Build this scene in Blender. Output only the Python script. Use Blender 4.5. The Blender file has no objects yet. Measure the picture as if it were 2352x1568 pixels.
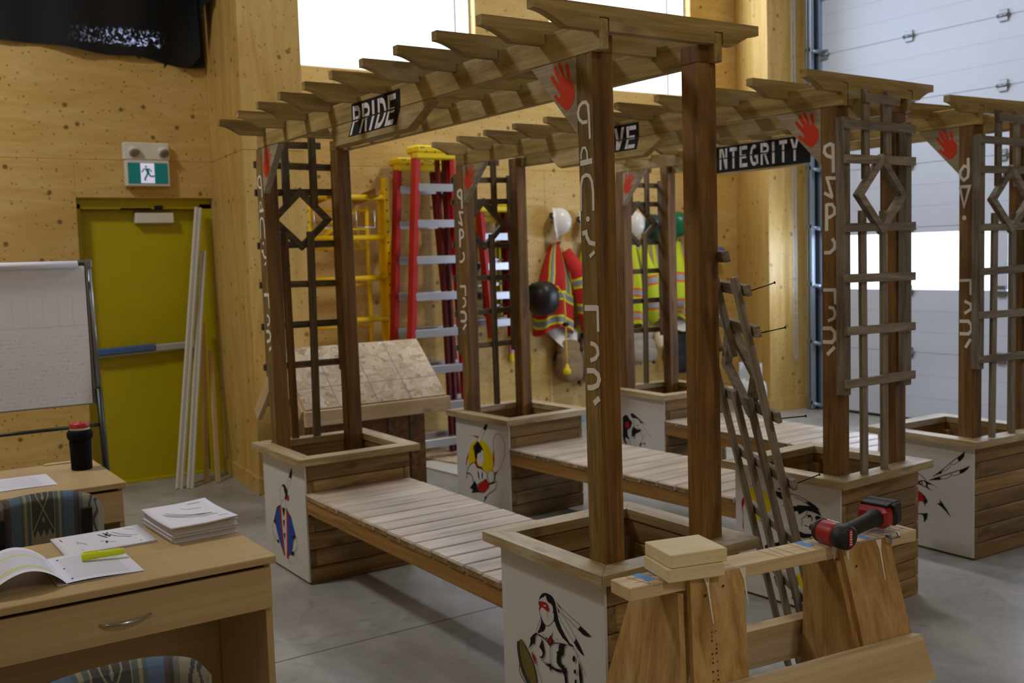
import bpy, bmesh, math, random
from mathutils import Vector, Matrix
random.seed(7)
C = bpy.context.scene.collection
PI = math.pi
V = Vector

# ------------------------------------------------------------------ materials
class NT:
    def __init__(s, name):
        s.m = bpy.data.materials.new(name); s.m.use_nodes = True
        s.t = s.m.node_tree; s.b = s.t.nodes['Principled BSDF']; s.out = s.t.nodes['Material Output']
    def n(s, typ, ins=None, **props):
        nd = s.t.nodes.new('ShaderNode' + typ)
        for k, v in props.items(): setattr(nd, k, v)
        for k, v in (ins or {}).items(): s.set(nd.inputs[k], v)
        return nd
    def set(s, sock, v):
        if isinstance(v, bpy.types.NodeSocket): s.t.links.new(v, sock)
        elif isinstance(v, bpy.types.Node): s.t.links.new(v.outputs[0], sock)
        else:
            if hasattr(sock.default_value, '__len__') and not isinstance(v, (int, float)) and len(sock.default_value) == 4 and len(v) == 3: v = (*v, 1)
            sock.default_value = v
    def math(s, op, a, b=0.0, c=0.0, clamp=False):
        nd = s.t.nodes.new('ShaderNodeMath'); nd.operation = op; nd.use_clamp = clamp
        s.set(nd.inputs[0], a); s.set(nd.inputs[1], b); s.set(nd.inputs[2], c)
        return nd.outputs[0]
    def mix(s, fac, a, b, blend='MIX'):
        nd = s.t.nodes.new('ShaderNodeMix'); nd.data_type = 'RGBA'; nd.blend_type = blend
        s.set(nd.inputs[0], fac); s.set(nd.inputs[6], a); s.set(nd.inputs[7], b)
        return nd.outputs[2]
    def ramp(s, fac, stops, interp='LINEAR'):
        nd = s.t.nodes.new('ShaderNodeValToRGB'); cr = nd.color_ramp; cr.interpolation = interp
        while len(cr.elements) < len(stops): cr.elements.new(0.5)
        for e, (p, c) in zip(cr.elements, stops):
            e.position = p; e.color = (*c, 1) if len(c) == 3 else c
        s.set(nd.inputs[0], fac); return nd.outputs[0]
    def gc(s): return s.n('Attribute', attribute_name='gc').outputs['Vector']
    def tn(s): return s.n('Attribute', attribute_name='tn').outputs['Fac']
    def scale(s, v, sc): return s.n('VectorMath', {0: v, 1: sc}, operation='MULTIPLY').outputs[0]
    def noise(s, v, scale=1, detail=4, rough=.55, dist=0): return s.n('TexNoise', {'Vector': v, 'Scale': scale, 'Detail': detail, 'Roughness': rough, 'Distortion': dist}).outputs[0]
    def smooth(s, x, a, b): 
        nd = s.n('MapRange', {'Value': x, 'From Min': a, 'From Max': b}, interpolation_type='SMOOTHSTEP'); return nd.outputs[0]
    def sep(s, v): return s.n('SeparateXYZ', {0: v}).outputs
    def bump(s, h, strength=.3, dist=.002):
        nd = s.n('Bump', {'Height': h, 'Strength': strength, 'Distance': dist}); s.set(s.b.inputs['Normal'], nd.outputs[0])
    def fin(s, col=None, rough=.5, metal=0, **kw):
        if col is not None: s.set(s.b.inputs['Base Color'], col)
        s.set(s.b.inputs['Roughness'], rough); s.set(s.b.inputs['Metallic'], metal)
        for k, v in kw.items(): s.set(s.b.inputs[k.replace('_', ' ')], v)
        return s.m

M = {}
def lin(h):  # sRGB hex to linear
    h = h.lstrip('#'); o = []
    for i in (0, 2, 4):
        c = int(h[i:i+2], 16)/255; o.append(c/12.92 if c <= .04045 else ((c+.055)/1.055)**2.4)
    return tuple(o)
def plain(key, col, rough=.5, metal=0, **kw):
    t = NT(key); M[key] = t.fin(lin(col) if isinstance(col, str) else col, rough, metal, **kw); return M[key]
def mottled(key, col, amt=.12, scale=18, rough=.6, metal=0, bump=0):
    t = NT(key); c = lin(col); p = t.n('NewGeometry').outputs['Position']
    n = t.noise(p, scale, 5)
    cc = t.ramp(n, [(.3, tuple(x*(1-amt) for x in c)), (.7, tuple(min(1, x*(1+amt)) for x in c))])
    if bump: t.bump(n, bump)
    M[key] = t.fin(cc, rough, metal); return M[key]
def wood(key, dark, mid, light, rough=.65, knots=.5, tint=.16, fine=.35, patch=None, patch_amt=.5, gx=1.1, gy=16, bump=.35, spec=.4):
    t = NT(key); g = t.gc(); d, m_, l = lin(dark), lin(mid), lin(light)
    n1 = t.noise(t.scale(g, (gx, gy, gy)), 1, 6, .6, .8)
    col = t.ramp(n1, [(.28, d), (.5, m_), (.72, l)])
    n2 = t.noise(t.scale(g, (gx*4, gy*9, gy*9)), 1, 3, .6)
    f = t.ramp(n2, [(.3, (1-fine,)*3), (.65, (1, 1, 1))])
    col = t.mix(1, col, f, 'MULTIPLY')
    if patch:
        n3 = t.noise(t.scale(g, (2.2, 7, 7)), 1, 4, .6)
        col = t.mix(t.math('MULTIPLY', t.smooth(n3, .5, .72), patch_amt), col, lin(patch))
    if knots:
        vo = t.n('TexVoronoi', {'Vector': t.scale(g, (3.1, 9, 9)), 'Scale': 1.0}).outputs['Distance']
        k = t.math('SUBTRACT', 1, t.smooth(vo, .09, .2))
        col = t.mix(t.math('MULTIPLY', k, knots), col, tuple(x*.35 for x in d))
    tv = t.math('MULTIPLY_ADD', t.tn(), tint, 1.0)
    col = t.n('VectorMath', {0: col, 1: tv}, operation='MULTIPLY').outputs[0]
    if bump: t.bump(t.math('MULTIPLY_ADD', n2, .5, n1), bump, .003)
    M[key] = t.fin(col, rough, 0, Specular_IOR_Level=spec); return M[key]

def sheet(key, light, mid, dark, knot='#50301a', rough=.55, kn=1.0, gscale=(1.3, 1.3, 9), kscale=3.4, spec=.4):
    # big faced panels (plywood, cross-laminated wall): long grain, sparse pin knots
    t = NT(key); p = t.n('NewGeometry').outputs['Position']
    n1 = t.noise(t.scale(p, gscale), 1.0, 5, .55, 1.2)
    col = t.ramp(n1, [(.3, lin(dark)), (.5, lin(mid)), (.7, lin(light))])
    n2 = t.noise(t.scale(p, tuple(q*9 for q in gscale)), 1, 3)
    col = t.mix(1, col, t.ramp(n2, [(.3, (.9, .9, .9)), (.6, (1, 1, 1))]), 'MULTIPLY')
    nb = t.noise(p, .7, 2)
    col = t.mix(1, col, t.ramp(nb, [(.35, (.93, .91, .88)), (.65, (1.0, 1.0, 1.0))]), 'MULTIPLY')
    if kn:
        pj = t.n('VectorMath', {0: p, 1: t.scale(t.n('TexNoise', {'Vector': p, 'Scale': 22.0}).outputs['Color'], (.02, .02, .02))}, operation='ADD').outputs[0]
        sx, sy, sz = t.sep(pj); nx = t.math('GREATER_THAN', t.math('ABSOLUTE', t.sep(t.n('NewGeometry').outputs['Normal'])[0]), .6)
        a2 = t.n('Mix', {0: nx, 2: t.math('ADD', sx, 31.7), 3: sy}, data_type='FLOAT').outputs[0]
        pj = t.n('CombineXYZ', {0: a2, 1: sz, 2: 0.0}).outputs[0]
        for sc, a, b in ((kscale, .035, .062), (kscale*1.9, .022, .05), (kscale*3.1, .03, .06)):
            vo = t.n('TexVoronoi', {'Vector': pj, 'Scale': sc, 'Randomness': 1.0}, voronoi_dimensions='2D')
            k = t.math('SUBTRACT', 1, t.smooth(vo.outputs['Distance'], a, b))
            col = t.mix(t.math('MULTIPLY', k, .9*kn), col, lin(knot))
            h = t.math('SUBTRACT', 1, t.smooth(vo.outputs['Distance'], b, b*2.2))
            col = t.mix(t.math('MULTIPLY', h, .18*kn), col, lin(dark))
    M[key] = t.fin(col, rough, 0, Specular_IOR_Level=spec); return M[key]

sheet('wall_plywood', '#dfc07e', '#d7b56c', '#cea95d', kn=1, kscale=2.7, rough=.48)
sheet('column_plywood', '#dfc07c', '#d5b268', '#c8a256', gscale=(7, 7, .8), kscale=2.7, knot='#6a4620', rough=.45)
wood('post_wood', '#4b3414', '#7d5828', '#a2773a', rough=.6, knots=.5, tint=.18, fine=.3, patch='#3a2510', patch_amt=.5, gx=.9, gy=15)
wood('post_face', '#67502a', '#8a6f3a', '#a2874e', rough=.75, knots=.35, tint=.12, fine=.45, patch='#4c3a1c', patch_amt=.5, gx=2.0, gy=22)
wood('beam_wood', '#7a6335', '#a2894f', '#bea56c', rough=.7, knots=.4, tint=.18, fine=.25, patch='#b9ab8c', patch_amt=.55, gx=1.2, gy=17)
wood('rim_wood', '#8d7749', '#b09a6d', '#cab993', rough=.55, knots=.4, tint=.15, fine=.3, patch='#d3c8b2', patch_amt=.6, gx=1.2, gy=18, spec=.6)
wood('slat_wood', '#634b28', '#937445', '#b59660', rough=.65, knots=.5, tint=.28, fine=.3, patch='#97835f', patch_amt=.4, gx=1.1, gy=16)
wood('apron_wood', '#7a5524', '#a17639', '#b88d4e', rough=.6, knots=.4, tint=.1, fine=.2, gx=.9, gy=16)
wood('deck_wood', '#a08d76', '#bfae99', '#d2c4b2', rough=.42, knots=.35, tint=.12, fine=.22, patch='#d4c6b5', patch_amt=.5, gx=1.1, gy=15, spec=.7)
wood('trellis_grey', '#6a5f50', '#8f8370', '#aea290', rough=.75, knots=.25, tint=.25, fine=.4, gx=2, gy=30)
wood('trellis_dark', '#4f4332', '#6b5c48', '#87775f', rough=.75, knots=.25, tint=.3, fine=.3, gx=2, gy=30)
wood('pine_lumber', '#c8aa78', '#dac096', '#e5d0ab', rough=.55, knots=.45, tint=.06, fine=.12, gx=.8, gy=17)
wood('pine_blocks', '#dcc793', '#e8d6aa', '#efe0bd', rough=.55, knots=.1, tint=.03, fine=.06, gx=.9, gy=20)
wood('fir_ply', '#94672f', '#c29b60', '#d6b680', rough=.55, knots=.4, tint=.08, fine=.22, gx=2.2, gy=13)
wood('post_face_brown', '#5e451c', '#866231', '#a07a45', rough=.75, knots=.35, tint=.12, fine=.4, patch='#4c3418', patch_amt=.5, gx=1.6, gy=20)
wood('stick_wood', '#c09a66', '#d2b080', '#ddc096', rough=.6, knots=.1, tint=.06, fine=.1)
wood('desk_laminate', '#b79b6b', '#c0a475', '#c8af82', rough=.38, knots=0, tint=.03, fine=.08, gx=.7, gy=26, bump=.02, spec=.5)
def osb(key, cols):
    t = NT(key); p = t.gc()
    vo = t.n('TexVoronoi', {'Vector': t.scale(t.n('VectorMath', {0: p, 1: t.scale(t.n('TexNoise', {'Vector': p, 'Scale': 9.0}).outputs['Color'], (.16, .16, .16))}, operation='ADD').outputs[0], (17, 40, 22)), 'Scale': 1.0})
    col = t.ramp(t.sep(vo.outputs['Color'])[0], [(i/(len(cols)-1), lin(c)) for i, c in enumerate(cols)])
    n = t.noise(p, 60, 3); col = t.mix(.25, col, t.ramp(n, [(.3, lin(cols[0])), (.7, lin(cols[-1]))]))
    t.bump(vo.outputs['Distance'], .2)
    M[key] = t.fin(col, .6); 
osb('osb_light', ['#9c7c54', '#cdb894', '#ddcdb2', '#b59a74', '#e2d5bf'])
osb('osb_dark', ['#5c3f22', '#7c5a34', '#946f45', '#6b4a29', '#866240'])
# white painted panel, with dirt specks low down
t = NT('panel_white'); p = t.n('TexCoord').outputs['Object']; z = t.sep(p)[2]
n = t.noise(p, 26, 5, .7); big = t.noise(p, 4, 2)
low = t.math('SUBTRACT', 1, t.smooth(z, .02, .30))
sp = t.math('MULTIPLY', t.math('MULTIPLY', t.smooth(n, .56, .68), t.smooth(big, .42, .6)), low)
col = t.mix(t.math('MULTIPLY', sp, .75), lin('#d3d1d0'), lin('#75704f'))
col = t.mix(t.math('MULTIPLY', low, .25), col, lin('#b5ad8a'))
M['panel_white'] = t.fin(col, .5)
for k, c in dict(ink='#15141a', red='#a81f1b', white='#d2d1d2', yellow='#d9c400', blue='#1c4aa8', olive='#7b6a33', green='#1c3a2a', drum='#39402c', hand='#cf3f22', lettering='#e4e1d8', sign_black='#0a0c16', sign_white='#e0dde2').items(): plain('paint_'+k, c, .6, Specular_IOR_Level=.2)
plain('black_plastic', '#121214', .4); plain('rubber_black', '#17171a', .55); plain('dark_metal', '#26282c', .4, .6)
plain('grey_metal', '#8a8f94', .35, .9); plain('alu', '#c9ccd4', .32, .85); plain('chrome', '#c0c0c0', .15, 1.0); plain('galv', '#9fb0c4', .35, .8)
plain('white_paint', '#d8d7d0', .5); plain('light_grey_plastic', '#e2dfd4', .45); plain('lamp_lens', '#8d8778', .25)
mottled('door_yellow', '#b8a900', .05, 3, .42); plain('bar_blue', '#4a6b9e', .35); plain('bar_grey', '#b2b5ae', .4); plain('frame_grey', '#5c5d50', .5, 0); plain('seal_dark', '#3c3a2c', .7)
plain('exit_green', '#049aa0', .4); 
t = NT('exit_lit'); t.set(t.b.inputs['Emission Color'], lin('#dfe0ff')); t.set(t.b.inputs['Emission Strength'], .55); M['exit_lit'] = t.fin(lin('#e8e8ff'), .4)
mottled('scaffold_yellow', '#f7cc00', .06, 9, .38); mottled('ladder_red', '#b3161c', .12, 7, .45); plain('ladder_dark_red', '#6d0f1d', .5); plain('cap_yellow', '#eacb00', .42)
mottled('ladder_lime', '#cfcc22', .08, 8, .45)
plain('hat_white', '#e9e6df', .25); plain('hat_green', '#0a6c45', .3); plain('hat_teal', '#0d3f40', .35)
mottled('pouch_tan', '#8b7150', .2, 14, .8); mottled('pouch_grey', '#9b9080', .15, 14, .85); mottled('bag_black', '#17181c', .2, 14, .7); mottled('rag_white', '#dcd5cc', .06, 9, .85)
mottled('glove_cream', '#d9c7a2', .08, 12, .8); plain('cord_yellow', '#e8c800', .4); plain('pink', '#d99ac6', .6); plain('purple', '#6b5a8e', .6)
mottled('tank_white', '#c3c6c4', .05, 8, .4); plain('orange', '#d8591f', .5)
plain('tool_red', '#a01c1a', .38); plain('tape_blue', '#5f8fce', .6); plain('pencil', '#7d7060', .6); plain('paint_drip', '#e2dccb', .35)
plain('paper', '#e4e3f0', .6); plain('paper_edge', '#b9b6ba', .7); plain('print_dark', '#2b2b38', .6); plain('print_grey', '#8f8e9c', .6); plain('highlighter', '#d6ea00', .35); plain('bottle_black', '#08080c', .8, Specular_IOR_Level=.2); plain('cap_red', '#b8302c', .4); plain('print_cord', '#d5d4e2', .6)
# black landscape fabric over the window: slightly see-through weave
t = NT('black_fabric'); p = t.n('NewGeometry').outputs['Position']
n = t.noise(p, 42, 3, .6); zz = t.sep(p)[2]; yy = t.sep(p)[1]
band = t.math('MULTIPLY', t.math('MULTIPLY', t.smooth(zz, 3.44, 3.50), t.math('SUBTRACT', 1, t.smooth(zz, 3.60, 3.66))), t.math('MULTIPLY', t.smooth(yy, -.45, .1), t.math('SUBTRACT', 1, t.smooth(yy, .34, .42))))
tr = t.n('BsdfTransparent', {'Color': (.55, .58, .8)}); ms = t.n('MixShader')
t.fin(lin('#101014'), .8, 0)
t.set(ms.inputs[0], t.math('MULTIPLY', t.math('MULTIPLY', t.smooth(n, .52, .66), band), .45)); t.set(ms.inputs[1], t.b.outputs[0]); t.set(ms.inputs[2], tr.outputs[0]); t.set(t.out.inputs[0], ms.outputs[0]); M['black_fabric'] = t.m
# window pane: clear sheet with a faint reflection
t = NT('pane_glass'); tr = t.n('BsdfTransparent', {'Color': (.97, .98, 1)}); gl = t.n('BsdfGlossy', {'Roughness': .03}); ms = t.n('MixShader', {0: .05}); t.set(ms.inputs[1], tr.outputs[0]); t.set(ms.inputs[2], gl.outputs[0]); t.set(t.out.inputs[0], ms.outputs[0]); M['pane_glass'] = t.m
# concrete floor
t = NT('concrete'); p = t.n('NewGeometry').outputs['Position']
n1 = t.noise(p, 1.3, 6, .6, .5); n2 = t.noise(p, 14, 5, .65); n3 = t.noise(p, 5, 4, .6, 1)
col = t.ramp(n1, [(.3, lin('#8d8b84')), (.55, lin('#a8a6a2')), (.75, lin('#bbbab8'))])
col = t.mix(t.math('MULTIPLY', t.smooth(n3, .55, .72), .35), col, lin('#6a685f'))
col = t.mix(1, col, t.ramp(n2, [(.3, (.9, .9, .9)), (.6, (1, 1, 1))]), 'MULTIPLY')
vo = t.n('TexVoronoi', {'Vector': p, 'Scale': 3.0}).outputs['Distance']
col = t.mix(t.math('MULTIPLY', t.math('SUBTRACT', 1, t.smooth(vo, .012, .03)), .8), col, lin('#33322e'))
t.bump(n2, .06); M['concrete'] = t.fin(col, t.ramp(n3, [(.3, (.3,)*3), (.7, (.48,)*3)]), 0)
plain('joint_dark', '#4e4d48', .8)
plain('ceiling_white', '#cfcac0', .8); mottled('garage_white', '#c6cfe2', .02, 2, .42)
plain('garage_line', '#a3acbd', .5)
# southwestern upholstery: stripes across with stepped motifs
t = NT('upholstery'); g = t.gc(); x, y, z = t.sep(g)
be, te, bl, mr, dk, gy = [lin(c) for c in ('#8c8468', '#384f50', '#3f5f82', '#45222f', '#16171f', '#5f5e56')]
u = t.math('MULTIPLY_ADD', x, 1.0, .5)
col = t.ramp(u, [(0, be), (.17, gy), (.20, dk), (.225, mr), (.25, bl), (.33, te), (.355, be), (.375, te), (.405, be), (.595, te), (.625, be), (.645, te), (.67, bl), (.75, mr), (.775, dk), (.80, gy), (.83, be)], 'CONSTANT')
zz = t.math('FRACT', t.math('MULTIPLY_ADD', z, 3.4, .10)); d = t.math('ABSOLUTE', t.math('SUBTRACT', zz, .5)); ax = t.math('ABSOLUTE', x)
lx = t.math('LESS_THAN', t.math('ABSOLUTE', t.math('SUBTRACT', ax, t.math('MULTIPLY', d, .24))), .0045)
tooth = t.math('MULTIPLY', t.math('ABSOLUTE', t.math('SUBTRACT', t.math('FRACT', t.math('MULTIPLY', ax, 21)), .5)), .24)
blk = t.math('MULTIPLY', t.math('LESS_THAN', t.math('ADD', d, tooth), .44), t.math('LESS_THAN', ax, .088))
dm = t.math('MULTIPLY', t.math('LESS_THAN', t.math('ABSOLUTE', t.math('SUBTRACT', t.math('ADD', ax, t.math('MULTIPLY', t.math('ABSOLUTE', t.math('SUBTRACT', d, .17)), .2)), .0)), .011), 1.0)
mot = t.math('MULTIPLY', blk, t.math('SUBTRACT', 1, t.math('MAXIMUM', lx, dm)))
col = t.mix(mot, col, dk)
ox = t.math('ABSOLUTE', t.math('SUBTRACT', ax, .42)); zf = t.math('ABSOLUTE', t.math('SUBTRACT', t.math('FRACT', t.math('MULTIPLY', z, 7)), .5))
o1 = t.math('LESS_THAN', t.math('ABSOLUTE', t.math('SUBTRACT', ox, t.math('SNAP', t.math('MULTIPLY', zf, .09), .009))), .012)
col = t.mix(t.math('MULTIPLY', o1, t.math('GREATER_THAN', ax, .35)), col, dk)
wv = t.n('TexWave', {'Vector': t.scale(g, (1, 1, 1)), 'Scale': 120.0, 'Distortion': .5}, bands_direction='DIAGONAL').outputs['Fac']
col = t.mix(.22, col, t.ramp(wv, [(0, (.02, .02, .02)), (1, (.4, .38, .33))]), 'MIX'); t.bump(wv, .2)
M['upholstery'] = t.fin(col, .9)
# printed page, handwritten flip chart
def page(key, hl, base='#e2e1f2'):
    t = NT(key); g = t.gc(); x, y, z = t.sep(g)
    ln = t.math('LESS_THAN', t.math('FRACT', t.math('MULTIPLY', y, 26)), .5)
    nz = t.noise(t.scale(g, (90, 26, 1)), 1, 2)
    inm = t.math('MULTIPLY', t.math('MULTIPLY', t.math('GREATER_THAN', x, .1), t.math('LESS_THAN', x, .84)), t.math('MULTIPLY', t.math('GREATER_THAN', y, .1), t.math('LESS_THAN', y, .9)))
    txt = t.math('MULTIPLY', t.math('MULTIPLY', ln, inm), t.smooth(nz, .3, .5))
    col = lin(base)
    if hl:
        hb = t.n('ValToRGB'); 
        h1 = t.math('MULTIPLY', inm, t.math('MAXIMUM', t.math('LESS_THAN', t.math('ABSOLUTE', t.math('SUBTRACT', y, .34)), .035), t.math('LESS_THAN', t.math('ABSOLUTE', t.math('SUBTRACT', y, .8)), .05)))
        col = t.mix(t.math('MULTIPLY', h1, .75), col, lin('#d3e06a'))
    col = t.mix(t.math('MULTIPLY', txt, .5 if hl else .33), col, lin('#77767f'))
    M[key] = t.fin(col, .6)
page('page_marked', True); page('page_plain', False)
t = NT('chart_paper'); g = t.gc(); x, y, z = t.sep(g)
ln = t.math('LESS_THAN', t.math('FRACT', t.math('MULTIPLY', y, 34)), .3); nz = t.noise(t.scale(g, (70, 34, 1)), 1, 3, .7)
lo = t.math('MULTIPLY', t.math('GREATER_THAN', y, .5), t.math('GREATER_THAN', x, .15))
tx = t.math('MULTIPLY', t.math('MULTIPLY', ln, t.smooth(nz, .5, .62)), t.math('MULTIPLY_ADD', lo, .5, .2))
bx = t.math('MULTIPLY', t.math('MULTIPLY', t.math('GREATER_THAN', y, .2), t.math('LESS_THAN', y, .43)), t.math('LESS_THAN', t.math('FRACT', t.math('MULTIPLY', x, 9)), .035))
hl = t.math('LESS_THAN', t.math('ABSOLUTE', t.math('SUBTRACT', y, t.math('MULTIPLY_ADD', t.noise(g, 5), .03, .415))), .004)
tx = t.math('MAXIMUM', tx, t.math('MULTIPLY', t.math('MAXIMUM', bx, hl), .4))
M['chart_paper'] = t.fin(t.mix(t.math('MULTIPLY', tx, .6), lin('#e6e6f0'), lin('#77777f')), .6)
def garment(key, base, band, edge, shoulder=True):
    t = NT(key); g = t.gc(); x, y, z = t.sep(g)
    col = lin(base)
    def strip(coord, c, wi, we, col):
        a = t.math('ABSOLUTE', t.math('SUBTRACT', coord, c))
        col = t.mix(t.math('LESS_THAN', a, we), col, lin(edge)); return t.mix(t.math('LESS_THAN', a, wi), col, lin(band))
    for c in (.3, .66):
        a = t.math('ABSOLUTE', t.math('SUBTRACT', t.math('MULTIPLY_ADD', t.math('ABSOLUTE', t.math('SUBTRACT', y, .35)), .12, x), c)); up = t.math('LESS_THAN', y, .62)
        col = t.mix(t.math('MULTIPLY', t.math('LESS_THAN', a, .075), up), col, lin(edge)); col = t.mix(t.math('MULTIPLY', t.math('LESS_THAN', a, .042), up), col, lin(band))
    yy = t.math('MULTIPLY_ADD', x, -.1, y)
    for c in (.58, .86): col = strip(yy, c, .03, .055, col)
    n = t.noise(t.n('NewGeometry').outputs['Position'], 14, 3)
    t.bump(n, .3, .01)
    M[key] = t.fin(col, .8)
garment('jacket_red', '#c2241c', '#8f9296', '#d8e02c'); garment('vest_lime', '#c3d61d', '#9ba0a4', '#e0671f'); garment('vest_lime_plain', '#b4c91c', '#e0671f', '#c9dc20')

# ------------------------------------------------------------------ geometry
def Rz(a): return Matrix.Rotation(a, 3, 'Z')
def frame(o, ax, ay):  # right handed frame from origin, x axis and approximate y axis
    ax = V(ax).normalized(); az = ax.cross(V(ay)).normalized(); ay = az.cross(ax)
    m = Matrix((ax, ay, az)).transposed(); return V(o), m
class MB:
    def __init__(s): s.b = bmesh.new(); s.g = s.b.verts.layers.float_vector.new('gc'); s.t = s.b.verts.layers.float.new('tn'); s.mi = 0; s.sm = []
    def _add(s, pts, faces, gcs=None, tn=None, smooth=False):
        vs = []
        tn = random.uniform(-1, 1) if tn is None else tn
        for i, p in enumerate(pts):
            v = s.b.verts.new(p); v[s.g] = gcs[i] if gcs else V(p); v[s.t] = tn; vs.append(v)
        for f in faces:
            try: fc = s.b.faces.new([vs[i] for i in f])
            except ValueError: continue
            fc.material_index = s.mi; fc.smooth = smooth
        return vs
    def box(s, c, size, rot=None, ch=.002, axis=None, tn=None):
        c = V(c); h = V(size)/2; rot = rot or Matrix.Identity(3)
        ch = min(ch, min(h)*.45); ax = axis if axis is not None else max(range(3), key=lambda i: size[i])
        off = V((random.uniform(0, 9), random.uniform(0, 9), random.uniform(0, 9))); o = [ax, (ax+1) % 3, (ax+2) % 3]
        pts = []; idx = {}
        for sx in (-1, 1):
            for sy in (-1, 1):
                for sz in (-1, 1):
                    for k in range(3):
                        p = V((sx*h[0], sy*h[1], sz*h[2]))
                        for j in range(3):
                            if j != k: p[j] -= (sx, sy, sz)[j]*ch
                        idx[(sx, sy, sz, k)] = len(pts); pts.append(p)
        F = []
        for k in range(3):
            a, b = [(1, 2), (2, 0), (0, 1)][k]
            for sg in (-1, 1):
                q = []
                for (u, w) in ((-1, -1), (1, -1), (1, 1), (-1, 1)):
                    t = [0, 0, 0]; t[k] = sg; t[a] = u; t[b] = w; q.append(idx[(*t, k)])
                F.append(q if sg > 0 else q[::-1])
        for k in range(3):
            a, b = [(1, 2), (2, 0), (0, 1)][k]
            for u in (-1, 1):
                for w in (-1, 1):
                    q = []
                    for sg in (-1, 1):
                        t = [0, 0, 0]; t[k] = sg; t[a] = u; t[b] = w; q.append((idx[(*t, a)], idx[(*t, b)]))
                    f = [q[0][0], q[1][0], q[1][1], q[0][1]]
                    F.append(f if u*w > 0 else f[::-1])
        for sx in (-1, 1):
            for sy in (-1, 1):
                for sz in (-1, 1):
                    f = [idx[(sx, sy, sz, k)] for k in range(3)]; F.append(f if sx*sy*sz > 0 else f[::-1])
        gcs = [V((p[o[0]], p[o[1]], p[o[2]]))+off for p in pts]
        s._add([rot @ p + c for p in pts], F, gcs, tn); return s
    def bar(s, a, b, w, h, up=(0, 0, 1), ch=.002, tn=None):  # box from a to b: w across, h along up
        a, b = V(a), V(b); d = (b-a); o, m = frame(a, d, V(up).cross(d)); 
        return s.box((a+b)/2, (d.length, w, h), m, ch, 0, tn)
    def prism(s, poly, depth, o=(0, 0, 0), ax=(1, 0, 0), ay=(0, 1, 0), grain=0, tn=None, gcmode='off', smooth=False):
        # poly in the (ax, ay) plane, extruded by depth along ax x ay
        ax, ay = V(ax), V(ay); az = ax.cross(ay).normalized(); o = V(o); n = len(poly)
        ar = sum(poly[i][0]*poly[(i+1) % n][1]-poly[(i+1) % n][0]*poly[i][1] for i in range(n))
        if ar < 0: poly = poly[::-1]
        off = V((random.uniform(0, 9), random.uniform(0, 9), random.uniform(0, 9))) if gcmode == 'off' else V((0, 0, 0))
        pts = []; gcs = []
        for z in (0, depth):
            for (x, y) in poly:
                pts.append(o+ax*x+ay*y+az*z); gcs.append((V((x, y, z)) if grain == 0 else V((y, x, z)))+off)
        tn = random.uniform(-1, 1) if tn is None else tn
        s._add(pts, [list(range(n))[::-1], list(range(n, 2*n))]+[[i, (i+1) % n, n+(i+1) % n, n+i] for i in range(n)], gcs, tn, smooth); return s
    def flat(s, poly, o, ax, ay, gc=None):  # single sided painted patch
        n = len(poly); ax, ay, o = V(ax), V(ay), V(o)
        ar = sum(poly[i][0]*poly[(i+1) % n][1]-poly[(i+1) % n][0]*poly[i][1] for i in range(n))
        if ar < 0: poly = poly[::-1]
        s._add([o+ax*x+ay*y for x, y in poly], [list(range(n))], None if gc is None else [V((*q, 0)) for q in gc]); return s
    def ribbon(s, pts, w, o, ax, ay):
        P = [V((a, b, 0)) for a, b in pts]; n = len(P); ax, ay, o = V(ax), V(ay), V(o); L = []; Rr = []
        for i in range(n):
            d1 = (P[i]-P[i-1]).normalized() if i else (P[1]-P[0]).normalized()
            d2 = (P[i+1]-P[i]).normalized() if i < n-1 else d1
            d = (d1+d2); d = d.normalized() if d.length > 1e-4 else d1
            k = 1/max(.5, d.dot(d1)); nn = V((-d.y, d.x, 0))*w/2*k; L.append(P[i]+nn); Rr.append(P[i]-nn)
        f = lambda p: o+ax*p.x+ay*p.y
        s._add([f(p) for p in L]+[f(p) for p in Rr], [[n+i, n+i+1, i+1, i] for i in range(n-1)]); return s
    def tube(s, pts, r, n=8, cap=True, closed=False):
        P = [V(p) for p in pts]; rs = r if isinstance(r, (list, tuple)) else [r]*len(P); vs = []; m = len(P); up = V((0, 0, 1)); prev = None; gl = 0
        pp = []; gcs = []
        for i in range(m):
            d = (P[(i+1) % m]-P[i-1]) if closed else (P[min(i+1, m-1)]-P[max(i-1, 0)])
            d.normalize()
            if prev is None: a = d.cross(up if abs(d.z) < .9 else V((1, 0, 0))).normalized()
            else: a = (prev-d*prev.dot(d)).normalized()
            prev = a; b = d.cross(a)
            if i: gl += (P[i]-P[i-1]).length
            for k in range(n):
                t = 2*PI*k/n; pp.append(P[i]+(a*math.cos(t)+b*math.sin(t))*rs[i]); gcs.append(V((gl, rs[i]*math.cos(t), rs[i]*math.sin(t))))
        F = []
        for i in range(m if closed else m-1):
            j = (i+1) % m
            for k in range(n): F.append([i*n+k, i*n+(k+1) % n, j*n+(k+1) % n, j*n+k])
        if cap and not closed: F += [list(range(n))[::-1], [(m-1)*n+k for k in range(n)]]
        s._add(pp, F, gcs, None, True); return s
    def lathe(s, prof, o=(0, 0, 0), axis=(0, 0, 1), n=24, sx=1, sy=1):
        o = V(o); az = V(axis).normalized(); ax = az.orthogonal().normalized(); 
        if abs(az.z) > .99: ax = V((1, 0, 0))
        ay = az.cross(ax); pp = []; m = len(prof)
        for r, h in prof:
            for k in range(n):
                t = 2*PI*k/n; pp.append(o+az*h+(ax*math.cos(t)*sx+ay*math.sin(t)*sy)*r)
        F = [[i*n+k, i*n+(k+1) % n, (i+1)*n+(k+1) % n, (i+1)*n+k] for i in range(m-1) for k in range(n)]
        F += [list(range(n))[::-1], [(m-1)*n+k for k in range(n)]]
        s._add(pp, F, None, None, True); return s
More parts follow.
